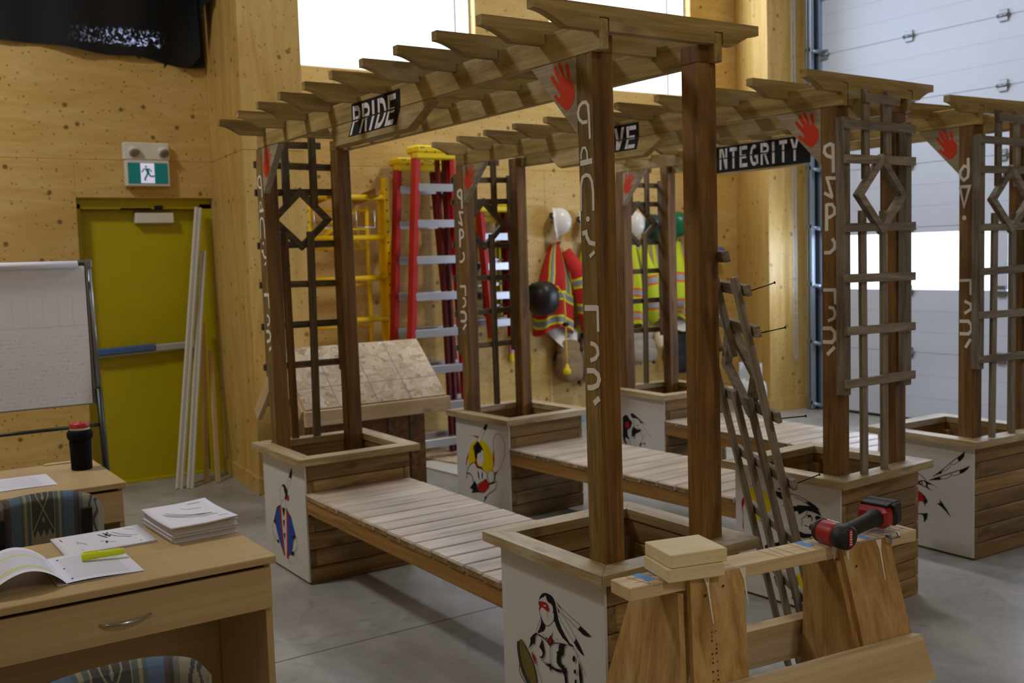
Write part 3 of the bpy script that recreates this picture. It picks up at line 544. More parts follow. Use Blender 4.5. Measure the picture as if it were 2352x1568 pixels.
ART_SUN=[('yellow',0,[(-2.9691,0.5185),(-2.9338,0.5251),(-2.8881,0.5197),(-2.8439,0.4941),(-2.812,0.4584),(-2.7915,0.4213),(-2.7829,0.3738),(-2.7926,0.3325),(-2.8168,0.3022),(-2.8558,0.2807),(-2.8926,0.3042),(-2.9301,0.3211),(-3.0462,0.3405),(-3.0833,0.3168),(-3.0929,0.3567),(-3.0886,0.4031),(-3.0676,0.4469),(-3.0295,0.4883)]),
('white',0,[(-3.022,0.3485),(-3.071,0.3232),(-3.1011,0.2867),(-3.1066,0.2629),(-3.0511,0.2576),(-3.0378,0.2139),(-2.9918,0.1939),(-2.9355,0.2256),(-2.8723,0.258),(-2.8595,0.2823),(-2.8772,0.3065),(-2.9148,0.3189),(-2.9689,0.3199)]),
('ink',0,[(-2.9819,0.4988),(-2.962,0.5059),(-2.9285,0.4832),(-2.9066,0.4636),(-2.9001,0.4421),(-2.9187,0.4531),(-2.9314,0.4334),(-2.963,0.4224),(-2.9796,0.4043),(-2.977,0.3821),(-2.9893,0.3713),(-3.008,0.3868),(-3.0114,0.4226),(-3.0206,0.4395),(-3.0111,0.468)]),
('green',0,[(-2.9921,0.4569),(-2.9942,0.4472),(-2.9991,0.439),(-3.0056,0.4339),(-3.0127,0.433),(-3.0188,0.4363),(-3.0227,0.4434),(-3.0238,0.4527),(-3.0216,0.4624),(-3.0168,0.4706),(-3.0102,0.4757),(-3.0031,0.4766),(-2.9971,0.4732),(-2.9931,0.4661)]),
('white',0,[(-2.9696,0.5094),(-2.8986,0.6031),(-2.8763,0.5924),(-2.9099,0.5393),(-2.935,0.5048),(-2.9585,0.4995)]),
('ink',0.0019,[(-2.8986,0.6031),(-2.9696,0.5094),(-2.9585,0.4995),(-2.935,0.5048),(-2.9099,0.5393),(-2.8725,0.5928)]),
('ink',0,[(-2.8971,0.6033),(-2.8584,0.6411),(-2.8396,0.6388),(-2.8445,0.6183),(-2.8689,0.5888),(-2.8799,0.5964)]),
('red',0,[(-3.0703,0.5354),(-3.0346,0.5352),(-2.9792,0.5442),(-2.9522,0.5408),(-2.9687,0.5253),(-2.9954,0.5355)]),
('red',0,[(-3.0856,0.4126),(-3.108,0.3729),(-3.1183,0.3347),(-3.1192,0.2932),(-3.1056,0.3457),(-3.0921,0.3705)]),
('red',0,[(-2.7771,0.4807),(-2.772,0.4372),(-2.7707,0.3933),(-2.7846,0.3426),(-2.7862,0.3822),(-2.7897,0.4127)]),
('red',0.0029,[(-2.7776,0.4718),(-2.7816,0.5066),(-2.7695,0.5522),(-2.7419,0.5819),(-2.712,0.5899),(-2.6799,0.5763),(-2.6525,0.5449),(-2.6402,0.5031),(-2.6463,0.4544),(-2.6708,0.4031),(-2.7023,0.3591),(-2.7332,0.3325)]),
('red',0,[(-2.7255,0.3381),(-2.749,0.3125),(-2.7635,0.2926),(-2.7749,0.3152),(-2.7484,0.3236)]),
('white',0,[(-2.9754,0.4094),(-2.9316,0.4289),(-2.9148,0.4536),(-2.8965,0.4381),(-2.8952,0.3935),(-2.9042,0.3698),(-2.9171,0.3455),(-2.9372,0.3313),(-2.9636,0.3433),(-2.9775,0.3729)]),
('ink',0.0024,[(-2.9284,0.4181),(-2.9105,0.4219)]),
('ink',0.0024,[(-2.9304,0.4088),(-2.9157,0.4099)]),
('ink',0,[(-3.0216,0.3554),(-2.9993,0.3336),(-2.9691,0.3153),(-2.9381,0.3154),(-2.9143,0.3279),(-2.9373,0.3291),(-2.9683,0.329),(-2.9904,0.353)]),
('red',0,[(-3.0048,0.3736),(-2.9889,0.3781),(-2.9757,0.337),(-2.9812,0.309),(-2.9993,0.3336)]),
('red',0,[(-2.9255,0.333),(-2.9073,0.3155),(-2.9308,0.3075)]),
('ink',0.0049,[(-3.022,0.3485),(-3.071,0.3232),(-3.1009,0.2913),(-3.1106,0.2623),(-3.1213,0.2192)]),
('ink',0.007,[(-3.1109,0.2576),(-3.0746,0.2632),(-3.0439,0.245),(-3.0381,0.2093)]),
('ink',0.0039,[(-2.915,0.3143),(-2.8702,0.2941),(-2.8605,0.2643)]),
('ink',0,[(-2.9781,0.2959),(-2.9664,0.2954),(-2.9522,0.232),(-2.9689,0.252)]),
('ink',0,[(-2.9254,0.2948),(-2.9148,0.2919),(-2.9192,0.2417),(-2.9298,0.2581)]),
('ink',0,[(-3.0176,0.2217),(-2.9918,0.1939),(-2.9818,0.1637),(-2.9323,0.147),(-2.9014,0.1476),(-2.9791,0.1437),(-3.0589,0.1258),(-3.0416,0.1493),(-3.0571,0.1559),(-3.0809,0.1566),(-3.0557,0.1791),(-3.0389,0.1955)]),
('red',0,[(-2.976,0.1965),(-2.9199,0.228),(-2.8724,0.2557),(-2.8508,0.2345),(-2.8365,0.2189),(-2.8533,0.1893),(-2.901,0.1545),(-2.9321,0.1493),(-2.9855,0.1677)]),
('ink',0.003,[(-2.9918,0.1939),(-2.9355,0.2256),(-2.8647,0.2569)]),
('ink',0,[(-2.8651,0.2501),(-2.851,0.23),(-2.8206,0.2326),(-2.7745,0.2532),(-2.7518,0.2613),(-2.7828,0.2386),(-2.8287,0.2224),(-2.8551,0.2249)]),
('ink',0,[(-2.7727,0.2868),(-2.7779,0.2667),(-2.7902,0.2494),(-2.8074,0.238),(-2.826,0.2351),(-2.8423,0.2411),(-2.8531,0.255),(-2.8562,0.2739),(-2.8509,0.2941),(-2.8384,0.3115),(-2.8211,0.3227),(-2.8026,0.3255),(-2.7864,0.3193),(-2.7758,0.3055)]),
('white',0,[(-2.7772,0.2861),(-2.7819,0.2675),(-2.7929,0.2514),(-2.8082,0.241),(-2.8248,0.2383),(-2.8393,0.244),(-2.8489,0.257),(-2.8516,0.2746),(-2.8469,0.2934),(-2.8357,0.3095),(-2.8203,0.3198),(-2.8038,0.3223),(-2.7894,0.3165),(-2.7799,0.3036)]),
('ink',0.0038,[(-2.7518,0.2613),(-2.7538,0.2233),(-2.7778,0.1928),(-2.8319,0.166),(-2.8873,0.1252),(-2.9129,0.0802)]),
('ink',0,[(-2.8948,0.1285),(-2.8717,0.1324),(-2.9129,0.0802)]),
('ink',0.0048,[(-2.7682,0.3007),(-2.7704,0.2605)])]
ART_FACES=[('red',0,[(-0.566,0.537),(-0.5905,0.5122),(-0.5998,0.4882),(-0.5966,0.4569),(-0.5898,0.4261),(-0.5903,0.3941),(-0.594,0.3678),(-0.5852,0.3343),(-0.5865,0.382),(-0.5877,0.4297),(-0.5913,0.461),(-0.5788,0.4855),(-0.5785,0.5079)]),
('red',0,[(-0.5434,0.5803),(-0.5195,0.5904),(-0.492,0.5917),(-0.4804,0.5874),(-0.5117,0.5838)]),
('red',0,[(-0.4184,0.6005),(-0.4151,0.5577),(-0.4032,0.5349),(-0.4043,0.51),(-0.4162,0.4768),(-0.4081,0.5093),(-0.4135,0.5394)]),
('red',0,[(-0.4945,0.4154),(-0.4594,0.4095),(-0.4282,0.431),(-0.4749,0.4144)]),
('yellow',0,[(-0.5117,0.5838),(-0.4882,0.5861),(-0.4496,0.5674),(-0.423,0.5439),(-0.4089,0.5092),(-0.4162,0.4706),(-0.4436,0.4375),(-0.4749,0.4159),(-0.514,0.4212),(-0.5494,0.4463),(-0.5711,0.4678),(-0.5794,0.4982),(-0.568,0.5351),(-0.5436,0.5676)]),
('ink',0,[(-0.3654,0.5999),(-0.3391,0.6042),(-0.3132,0.5978),(-0.2765,0.5841),(-0.3022,0.5859),(-0.3318,0.5901),(-0.3617,0.5928)]),
('ink',0,[(-0.3882,0.5838),(-0.3618,0.582),(-0.3319,0.5809),(-0.3134,0.5748),(-0.3247,0.5638),(-0.3267,0.5451),(-0.3472,0.5477),(-0.3734,0.5586)]),
('ink',0.0026,[(-0.3209,0.5675),(-0.2765,0.5841),(-0.233,0.5794),(-0.1759,0.5622)]),
('ink',0.0026,[(-0.3249,0.5439),(-0.2953,0.5399)]),
('ink',0.0023,[(-0.262,0.5729),(-0.2223,0.5647),(-0.1725,0.5449)]),
('ink',0,[(-0.1973,0.5585),(-0.1723,0.5643),(-0.1408,0.5505),(-0.113,0.5318),(-0.1304,0.5346),(-0.12,0.5246),(-0.1079,0.5061),(-0.141,0.5148),(-0.1692,0.5186),(-0.1976,0.5165),(-0.2229,0.4998),(-0.2374,0.4911),(-0.2481,0.5073),(-0.2811,0.4922),(-0.3253,0.4994),(-0.292,0.5085),(-0.34,0.5198),(-0.2955,0.5261),(-0.2479,0.5285),(-0.2478,0.5361),(-0.1725,0.5434)]),
('ink',0,[(-0.2995,0.4919),(-0.2774,0.4929),(-0.2775,0.4807),(-0.2923,0.4779),(-0.283,0.4857)]),
('ink',0.0023,[(-0.1887,0.5151),(-0.1961,0.4912),(-0.2231,0.4711),(-0.2196,0.4612),(-0.2215,0.4488),(-0.2252,0.442)]),
('red',0,[(-0.2241,0.4407),(-0.2144,0.4411),(-0.2234,0.4372)]),
('ink',0,[(-0.1906,0.4997),(-0.1693,0.5007),(-0.1588,0.4847),(-0.1608,0.4649),(-0.1641,0.4837),(-0.1729,0.491),(-0.1908,0.4817),(-0.1836,0.492)]),
('ink',0,[(-0.1447,0.4963),(-0.1341,0.5042),(-0.1201,0.5038),(-0.1028,0.4952),(-0.0993,0.5047),(-0.0925,0.4853),(-0.1065,0.4708),(-0.1205,0.4473),(-0.1273,0.4728),(-0.1203,0.483),(-0.1378,0.4812)]),
('white',0,[(-0.1057,0.4813),(-0.1065,0.4773),(-0.1086,0.4738),(-0.1117,0.4715),(-0.1151,0.4709),(-0.1182,0.472),(-0.1203,0.4747),(-0.121,0.4784),(-0.1202,0.4825),(-0.1181,0.486),(-0.115,0.4883),(-0.1116,0.4889),(-0.1085,0.4878),(-0.1064,0.4851)]),
('ink',0,[(-0.3078,0.4031),(-0.2563,0.4133),(-0.2058,0.4021),(-0.163,0.4091),(-0.1452,0.4246),(-0.138,0.4439),(-0.117,0.454),(-0.0999,0.4158),(-0.1349,0.3998),(-0.2132,0.3779),(-0.2785,0.386)]),
('ink',0,[(-0.4493,0.2922),(-0.4221,0.3073),(-0.4144,0.312),(-0.3685,0.3246),(-0.3533,0.3355),(-0.3308,0.3386),(-0.3161,0.3232),(-0.3918,0.2856),(-0.4457,0.2726)]),
('olive',0,[(-0.3185,0.1662),(-0.2552,0.181),(-0.2349,0.1291),(-0.2819,0.1221)]),
('yellow',0,[(-0.2551,0.1897),(-0.2135,0.2081),(-0.2091,0.1311),(-0.2349,0.1291)]),
('ink',0,[(-0.394,0.1485),(-0.3561,0.1507),(-0.3406,0.0946),(-0.3755,0.1016)]),
('ink',0,[(-0.2878,0.0635),(-0.2246,0.1229),(-0.2302,0.0714),(-0.2616,0.0525)])]
ART_PROFILE=[('ink',0,[(-3.1079,0.469),(-3.0877,0.4838),(-3.06,0.4931),(-3.0408,0.4867),(-3.0298,0.4682),(-3.0109,0.4557),(-2.9919,0.4456),(-2.9885,0.4337),(-3.0008,0.4101),(-3.0131,0.3889),(-3.0406,0.378),(-3.0508,0.3618),(-3.0497,0.3372),(-3.0426,0.3183),(-3.0274,0.308),(-3.0278,0.2955),(-3.051,0.2998),(-3.0662,0.3102),(-3.0823,0.2981),(-3.0789,0.2837),(-3.0565,0.2519),(-3.0876,0.2576),(-3.1065,0.2799),(-3.1131,0.3165)]),
('red',0,[(-3.023,0.416),(-3.0262,0.4038),(-3.0343,0.3934),(-3.0457,0.3867),(-3.0582,0.3851),(-3.0694,0.389),(-3.0769,0.3976),(-3.0793,0.4091),(-3.0761,0.4213),(-3.0679,0.4318),(-3.0564,0.4384),(-3.0439,0.4399),(-3.0328,0.436),(-3.0254,0.4275)]),
('ink',0,[(-3.0093,0.5026),(-2.9974,0.5126),(-2.9744,0.5127),(-2.9405,0.4982),(-2.8957,0.4766),(-2.8588,0.4567),(-2.8033,0.4465),(-2.8515,0.4503),(-2.8817,0.4442),(-2.8925,0.46),(-2.9185,0.4739),(-2.9488,0.4777),(-2.9756,0.4746),(-2.9984,0.4842)]),
('ink',0.0037,[(-2.9756,0.4746),(-2.9629,0.454),(-2.9618,0.4296),(-2.9681,0.4117),(-2.99,0.3868),(-2.9985,0.3636)]),
('ink',0,[(-2.9662,0.4119),(-2.9513,0.399),(-2.9288,0.3909),(-2.8983,0.3959),(-2.8831,0.4003),(-2.8797,0.3885),(-2.8914,0.3773),(-2.922,0.3648),(-2.9452,0.3533),(-2.9592,0.3343),(-2.9584,0.2975),(-2.9691,0.3231),(-2.9802,0.3339),(-2.9926,0.3101),(-2.9994,0.3364),(-2.9984,0.3661),(-2.9862,0.3873)]),
('ink',0.0032,[(-2.9471,0.4118),(-2.9278,0.4215),(-2.901,0.4285)]),
('ink',0.0027,[(-2.9362,0.396),(-2.9056,0.4048)]),
('ink',0.0024,[(-2.8667,0.4436),(-2.8414,0.4152),(-2.8053,0.3811),(-2.762,0.353)]),
('ink',0.0042,[(-2.8914,0.3749),(-2.8658,0.3539),(-2.861,0.3277)]),
('ink',0.0019,[(-2.8757,0.3963),(-2.8426,0.3787),(-2.8283,0.3588),(-2.8326,0.3388),(-2.8478,0.3295)]),
('ink',0.0019,[(-2.8666,0.327),(-2.8693,0.2998)]),
('red',0,[(-2.8642,0.2859),(-2.83,0.3016),(-2.8326,0.2782)]),
('ink',0,[(-2.875,0.2991),(-2.9061,0.2704),(-2.8914,0.2553),(-2.8834,0.2711),(-2.8717,0.2849)]),
('ink',0.0027,[(-3.0278,0.2955),(-3.0137,0.2529)]),
('ink',0.0016,[(-2.8326,0.2782),(-2.8352,0.256)])]
ART_SCAR=[('ink',0,[(-0.0563,0.6309),(-0.0607,0.6014),(-0.0768,0.5778),(-0.0954,0.5644),(-0.1002,0.5785),(-0.1096,0.5835),(-0.077,0.6117)]),
('ink',0.0043,[(-0.2577,0.4543),(-0.1995,0.503),(-0.1471,0.55),(-0.1096,0.5835)]),
('ink',0.0028,[(-0.2236,0.473),(-0.1995,0.49),(-0.1947,0.5016),(-0.1803,0.4996),(-0.147,0.5285),(-0.1424,0.5443),(-0.1235,0.5451),(-0.0954,0.5665)]),
('ink',0,[(-0.2577,0.4543),(-0.2334,0.4736),(-0.2044,0.5),(-0.2019,0.4809),(-0.2236,0.473)]),
('ink',0,[(-0.0245,0.555),(-0.0395,0.5307),(-0.0625,0.51),(-0.0903,0.4949),(-0.0881,0.508),(-0.0928,0.5179),(-0.0626,0.5333)]),
('ink',0.0043,[(-0.2823,0.4292),(-0.2139,0.4616),(-0.1469,0.492),(-0.0928,0.5179)]),
('ink',0.0028,[(-0.2138,0.4442),(-0.1993,0.4532),(-0.1801,0.4534),(-0.1468,0.4727),(-0.1421,0.4864),(-0.1231,0.4809),(-0.0903,0.497)]),
('ink',0,[(-0.2823,0.4292),(-0.243,0.4459),(-0.2139,0.4594),(-0.2041,0.4459),(-0.2284,0.4396)]),
('ink',0.0038,[(-0.3673,0.4606),(-0.3421,0.4514),(-0.3046,0.429)]),
('ink',0,[(-0.3824,0.3981),(-0.342,0.4182),(-0.312,0.4242),(-0.2971,0.4192),(-0.2723,0.4125),(-0.2282,0.3961),(-0.2625,0.4054),(-0.2921,0.4047),(-0.2945,0.3911),(-0.2673,0.3673),(-0.3019,0.3832),(-0.3369,0.3903),(-0.3621,0.3949)]),
('white',0,[(-0.347,0.4041),(-0.317,0.418),(-0.3045,0.407),(-0.3044,0.3893),(-0.3319,0.3956)]),
('olive',0,[(-0.3224,0.4039),(-0.3231,0.4011),(-0.3251,0.3986),(-0.3279,0.3969),(-0.331,0.3964),(-0.3338,0.3971),(-0.3358,0.3989),(-0.3365,0.4015),(-0.3358,0.4043),(-0.3338,0.4068),(-0.331,0.4084),(-0.3279,0.409),(-0.3251,0.4083),(-0.3231,0.4064)]),
('red',0,[(-0.3824,0.3624),(-0.3646,0.3589),(-0.3368,0.3483),(-0.3167,0.3298),(-0.3116,0.2909),(-0.3367,0.2973),(-0.3518,0.2923),(-0.3568,0.2602),(-0.362,0.3171),(-0.3823,0.3223)]),
('ink',0,[(-0.3368,0.3483),(-0.3118,0.3307),(-0.2918,0.3035),(-0.3091,0.2825),(-0.3066,0.2675),(-0.3166,0.2855),(-0.3142,0.317)]),
('ink',0,[(-0.3821,0.2186),(-0.3215,0.227),(-0.2916,0.2351),(-0.2964,0.2009),(-0.3163,0.1725),(-0.3189,0.2097),(-0.329,0.2188)]),
('ink',0,[(-0.2172,0.3339),(-0.1939,0.3087),(-0.1649,0.2751),(-0.1408,0.2387),(-0.1744,0.2689),(-0.2035,0.2894),(-0.2351,0.3053),(-0.2132,0.3072),(-0.2109,0.3185)])]
HAND=[('hand',0,[(-0.1313,2.3079),(-0.1187,2.3155),(-0.1032,2.2991),(-0.0927,2.3),(-0.0946,2.3121),(-0.11,2.3285),(-0.1255,2.345),(-0.1449,2.3693),(-0.1443,2.382),(-0.1322,2.3792),(-0.1128,2.3572),(-0.0932,2.3425),(-0.1083,2.366),(-0.1272,2.3973),(-0.1282,2.4116),(-0.1168,2.4107),(-0.103,2.3934),(-0.0841,2.3669),(-0.0765,2.3563),(-0.0837,2.3762),(-0.0948,2.3967),(-0.1021,2.4144),(-0.0937,2.42),(-0.0822,2.4087),(-0.0713,2.3836),(-0.0606,2.3562),(-0.0504,2.3546),(-0.0558,2.3764),(-0.0611,2.4005),(-0.0559,2.4099),(-0.045,2.4062),(-0.038,2.3874),(-0.0366,2.364),(-0.0371,2.3525),(-0.0184,2.3335),(-0.0101,2.3091),(-0.0169,2.2777),(-0.0373,2.2573),(-0.0573,2.2506),(-0.0729,2.2573),(-0.0922,2.274),(-0.1158,2.2914)])]
WORD_A=[('lettering',0.0122,[(0.0601,2.1987),(0.0337,2.1996),(0.0152,2.2134),(0.0098,2.2325),(0.0184,2.2544),(0.0363,2.2648),(0.0552,2.2641),(0.066,2.2526),(0.0673,2.2297)]),
('lettering',0.0112,[(0.0682,2.2523),(0.0696,2.2112),(0.0713,2.1417)]),
('lettering',0.0186,[(0.0153,2.0654),(0.0812,2.0686)]),
('lettering',0.0082,[(0.0212,2.0787),(0.0219,2.0972),(0.0303,2.1148),(0.0455,2.1156),(0.0546,2.0986),(0.0552,2.0755)]),
('lettering',0.0124,[(0.0118,1.9048),(0.0153,1.9909),(0.0264,2.018),(0.0457,2.0248),(0.0643,2.0196),(0.0763,2.0003),(0.081,1.9678),(0.08,1.9035)]),
('lettering',0,[(0.0595,1.8768),(0.0583,1.8728),(0.0552,1.8697),(0.0509,1.8681),(0.0462,1.8683),(0.042,1.8703),(0.0392,1.8737),(0.0383,1.8778),(0.0395,1.8818),(0.0426,1.8848),(0.0469,1.8864),(0.0516,1.8862),(0.0558,1.8842),(0.0586,1.8809)]),
('lettering',0.0156,[(0.0164,1.8296),(0.038,1.8335),(0.0412,1.817),(0.0556,1.798),(0.0855,1.7925)]),
('lettering',0.0128,[(0.0808,1.7672),(0.0538,1.7514)]),
('lettering',0.0197,[(0.0154,1.5768),(0.0951,1.5788)]),
('lettering',0.0129,[(0.0891,1.5857),(0.0877,1.4993)]),
('lettering',0.0148,[(0.043,1.4575),(0.0652,1.4547),(0.0806,1.4437),(0.083,1.4241),(0.0697,1.4074),(0.0406,1.3983)]),
('lettering',0.0185,[(0.0198,1.3619),(0.0586,1.3649),(0.0803,1.3526),(0.086,1.3372),(0.0758,1.3165),(0.0499,1.3062),(0.0207,1.3036)]),
('lettering',0.0193,[(0.0849,1.2738),(0.0537,1.2521)])]
WORD_B=[('lettering',0.0165,[(0.0823,2.1906),(0.049,2.2031),(0.0341,2.2201),(0.038,2.2447),(0.0642,2.2544),(0.0826,2.2494)]),
('lettering',0.0179,[(0.0826,2.2525),(0.0841,2.1222)]),
('lettering',0.0153,[(0.0409,2.1007),(0.1039,2.0958)]),
('lettering',0.0153,[(0.0483,2.1001),(0.0776,2.0105)]),
('lettering',0.0153,[(0.0329,2.0322),(0.0813,2.0072)]),
('lettering',0.0181,[(0.0461,1.9811),(0.0453,1.8552)]),
('lettering',0.0153,[(0.0461,1.978),(0.0774,1.9762),(0.0906,1.9567),(0.0883,1.9318),(0.0622,1.9175),(0.0472,1.9194)]),
('lettering',0.0167,[(0.0765,1.8195),(0.0913,1.7971),(0.0874,1.7721),(0.0612,1.7538),(0.0311,1.7544)]),
('lettering',0.0161,[(0.0244,1.5798),(0.093,1.5804)]),
('lettering',0.0159,[(0.0888,1.5861),(0.0927,1.5139)]),
('lettering',0.0144,[(0.0541,1.4986),(0.0798,1.4955),(0.0899,1.474),(0.0838,1.4484),(0.0494,1.4342)]),
('lettering',0.0178,[(0.0162,1.3986),(0.0664,1.4005),(0.0877,1.3831),(0.0876,1.3503),(0.0704,1.3349),(0.0158,1.3345)]),
('lettering',0.0176,[(0.0874,1.3139),(0.0441,1.2749)])]
WORD_C=[('lettering',0.018,[(0.0818,2.2486),(0.0848,2.1675)]),
('lettering',0.0163,[(0.0846,2.1969),(0.0575,2.2066),(0.0346,2.1791),(0.0348,2.1494),(0.0581,2.1291),(0.0809,2.1457),(0.0848,2.1748)]),
('lettering',0.0165,[(0.0252,2.0944),(0.0927,2.0932),(0.059,1.9845),(0.0252,2.0944)]),
('lettering',0,[(0.0742,1.9229),(0.0729,1.9171),(0.0693,1.9126),(0.0641,1.9103),(0.0582,1.9106),(0.0529,1.9134),(0.0492,1.9182),(0.0478,1.9241),(0.0491,1.9299),(0.0527,1.9343),(0.058,1.9367),(0.0639,1.9364),(0.0692,1.9335),(0.0729,1.9287)]),
('lettering',0.0152,[(0.0342,1.577),(0.1069,1.5798)]),
('lettering',0.016,[(0.1022,1.5798),(0.1028,1.4987)]),
('lettering',0.0161,[(0.0653,1.4637),(0.1031,1.4474),(0.108,1.4219),(0.0658,1.3949)]),
('lettering',0.0181,[(0.0355,1.3506),(0.0897,1.3526),(0.1114,1.332),(0.1117,1.302),(0.0902,1.2821),(0.036,1.2812)]),
('lettering',0.017,[(0.1045,1.2544),(0.0718,1.2051)])]

# ------------------------------------------------------------------ pergolas
D, W, H, L, OV, RI, T, S = .641, .643, .700, 3.238, .050, .044, .038, .089
INK = ['panel_white', 'paint_ink', 'paint_red', 'paint_white', 'paint_yellow', 'paint_blue', 'paint_olive', 'paint_green', 'paint_drum']
def paint(b, items, o, ax, ay, nrm, index, dx=0, step=.00012, base=.0006, clip=None):
    for k, (m, w, pts) in enumerate(items):
        b.mi = index(m); q = [(x+dx, z) for x, z in pts]
        if clip: q = [(min(max(x, clip[0]), clip[1]), z) for x, z in q]
        oo = V(o)+V(nrm)*(base+k*step)
        if w: b.ribbon(q, w, oo, ax, ay)
        else: b.flat(q, oo, ax, ay)
    b.mi = 0
def planter(root, x0, x1, zb, art):
    # log-cabin walls of flat boards, rows alternate at the corners
    n = 7; zt = H-T; rh = (zt-zb)/n; th = .036; y0 = .012; b = MB()
    for i in range(n):
        zc = zb+rh*(i+.5); hh = rh-.0035; odd = i % 2
        ins = th if odd else 0
        for xx in (x0+th/2, x1-th/2): b.box((xx, (y0+W)/2, zc), (th, W-y0-2*ins, hh), ch=.005)
        ins2 = 0 if odd else th
        for yy in (y0+th/2, W-th/2): b.box(((x0+x1)/2, yy, zc), (x1-x0-2*ins2, th, hh), ch=.005)
    p = b.build('planter_box', 'slat_wood', root)
    b = MB()
    A = [(x0-OV, -OV), (x1+OV, -OV), (x1+OV, W+OV), (x0-OV, W+OV)]; I = [(x0+RI, RI), (x1-RI, RI), (x1-RI, W-RI), (x0+RI, W-RI)]
    for k in range(4):
        j = (k+1) % 4; g = .0008
        poly = [A[k], A[j], I[j], I[k]]; c = (sum(q[0] for q in poly)/4, sum(q[1] for q in poly)/4)
        poly = [(c[0]+(x-c[0])*(1-g*3), c[1]+(y-c[1])*(1-g*3)) for x, y in poly]
        b.prism(poly, T, (0, 0, H-T), X, Y, grain=(0 if k % 2 == 0 else 1))
    r = b.build('rim', 'rim_wood', p)
    b = MB(); b.box(((x0+x1)/2, .0055, (zb+.015+zt)/2), (x1-x0-.004, .011, zt-zb-.015), ch=.001)
    idx = {'ink': 1, 'red': 2, 'white': 3, 'yellow': 4, 'blue': 5, 'olive': 6, 'green': 7, 'drum': 8}
    pz = b.build('painted_panel', INK[:1], p) if art is None else None
    if art is not None:
        paint(b, art, (0, 0, 0), X, Z, -Y, lambda m: idx[m], clip=(x0+.006, x1-.006))
        pz = b.build('painted_panel', INK, p)
    q = .045
    for xx in (x0+th+q/2, x1-th-q/2):
        for yy in (y0+th+q/2, W-th-q/2):
            b = MB(); b.box((xx, yy, zb+.30), (q, q, .60), ch=.002); b.build('corner_block', 'slat_wood', p)
    b = MB(); b.box(((x0+x1)/2, (y0+W)/2, zb+.12), (x1-x0-2*th, W-y0-2*th, .03), ch=.001); b.build('planter_floor', 'slat_wood', p)
    return p
def rafter_poly():
    zt, ze, zb = 2.565, 2.531, 2.484; yl, yr = -.217, .781
    P = [(yl, zt), (yl, ze)]
    for i in range(1, 9):
        t = i/8; P.append((yl+.112*t, ze-(ze-zb-.006)*(t**1.7)))
    P += [(yl+.122, zb), (RI, zb), ]
    P += [(yr-.122, zb)]
    for i in range(8, 0, -1):
        t = i/8; P.append((yr-.112*t, ze-(ze-zb-.006)*(t**1.7)))
    P += [(yr, ze), (yr, zt)]
    return P
def rafter_notched(za):
    P = rafter_poly(); nt = 2.527-za; o = []; c = .002
    for (y, z) in P:
        if abs(y-RI) < 1e-6 and abs(z-2.484) < 1e-6:
            for a, bb in ((RI-c, RI+T+c), (W-RI-T-c, W-RI+c)): o += [(a, 2.484), (a, nt), (bb, nt), (bb, 2.484)]
        else: o.append((y, z))
    return o
def slat(b, y0, y1, z0, z1, x, t=.019, rot=0):
    c = V((x, (y0+y1)/2, (z0+z1)/2)); b.box(c, (t, y1-y0, z1-z0), Matrix.Rotation(rot, 3, 'X'), .0015)
HZ = [2.335, 2.18, 1.868, 1.63, 1.386, 1.143]
def trellis(parent, xs, sgn, mat_r, mat_v, mat_x=None, zb=.70, seed=0):
    # xs: outer face of the posts; sgn +1 builds outward along +x
    rnd = random.Random(seed); f = lambda d_: xs+sgn*d_; dy = 0 if sgn > 0 else .026
    b = MB()
    for z in HZ: slat(b, .020+dy*.8, .572+dy*.3, z-.02, z+.02, f(.062), .019, rnd.uniform(-.022, .022))
    slat(b, .165+dy, .440+dy, 2.44, 2.48, f(.062), .019, rnd.uniform(-.03, .03))
    t = b.build('trellis_rails', mat_r, parent)
    b = MB()
    for a in ((.030, .524) if sgn > 0 else (.052, .52)): slat(b, a, a+.042, 1.09, 2.37, f(.026), .05)
    b.build('edge_strip', mat_v, t)
    for (a, z0, z1, dx) in ((.177, 2.09, 2.505, .0), (.352, 2.09, 2.505, .0), (.150, zb, 1.945, .027), (.318, zb, 1.945, .05)):
        b = MB(); c0 = V((f(.0425), a+dy+.024, z1)); c1 = V((f(.0425), a+dy+.024+(rnd.uniform(-.02, .02) if z0 < 2 else 0), z0)); b.bar(c0, c1, .019, .046, (0, 1, 0)); b.build('upright', mat_x if (mat_x and a == .150) else mat_v, t)
    b = MB(); P = [(.294+dy, 2.208), (.494+dy, 2.016), (.292+dy, 1.832), (.093+dy, 2.016)]; c = (.293+dy, 2.02); k = .74
    for i in range(4):
        j = (i+1) % 4; q = [P[i], P[j], (c[0]+(P[j][0]-c[0])*k, c[1]+(P[j][1]-c[1])*k), (c[0]+(P[i][0]-c[0])*k, c[1]+(P[i][1]-c[1])*k)]
        b.prism(q, .030, (f(.062)-.015, 0, 0), Y, Z)
    b.build('diamond', mat_v, t)
    return t
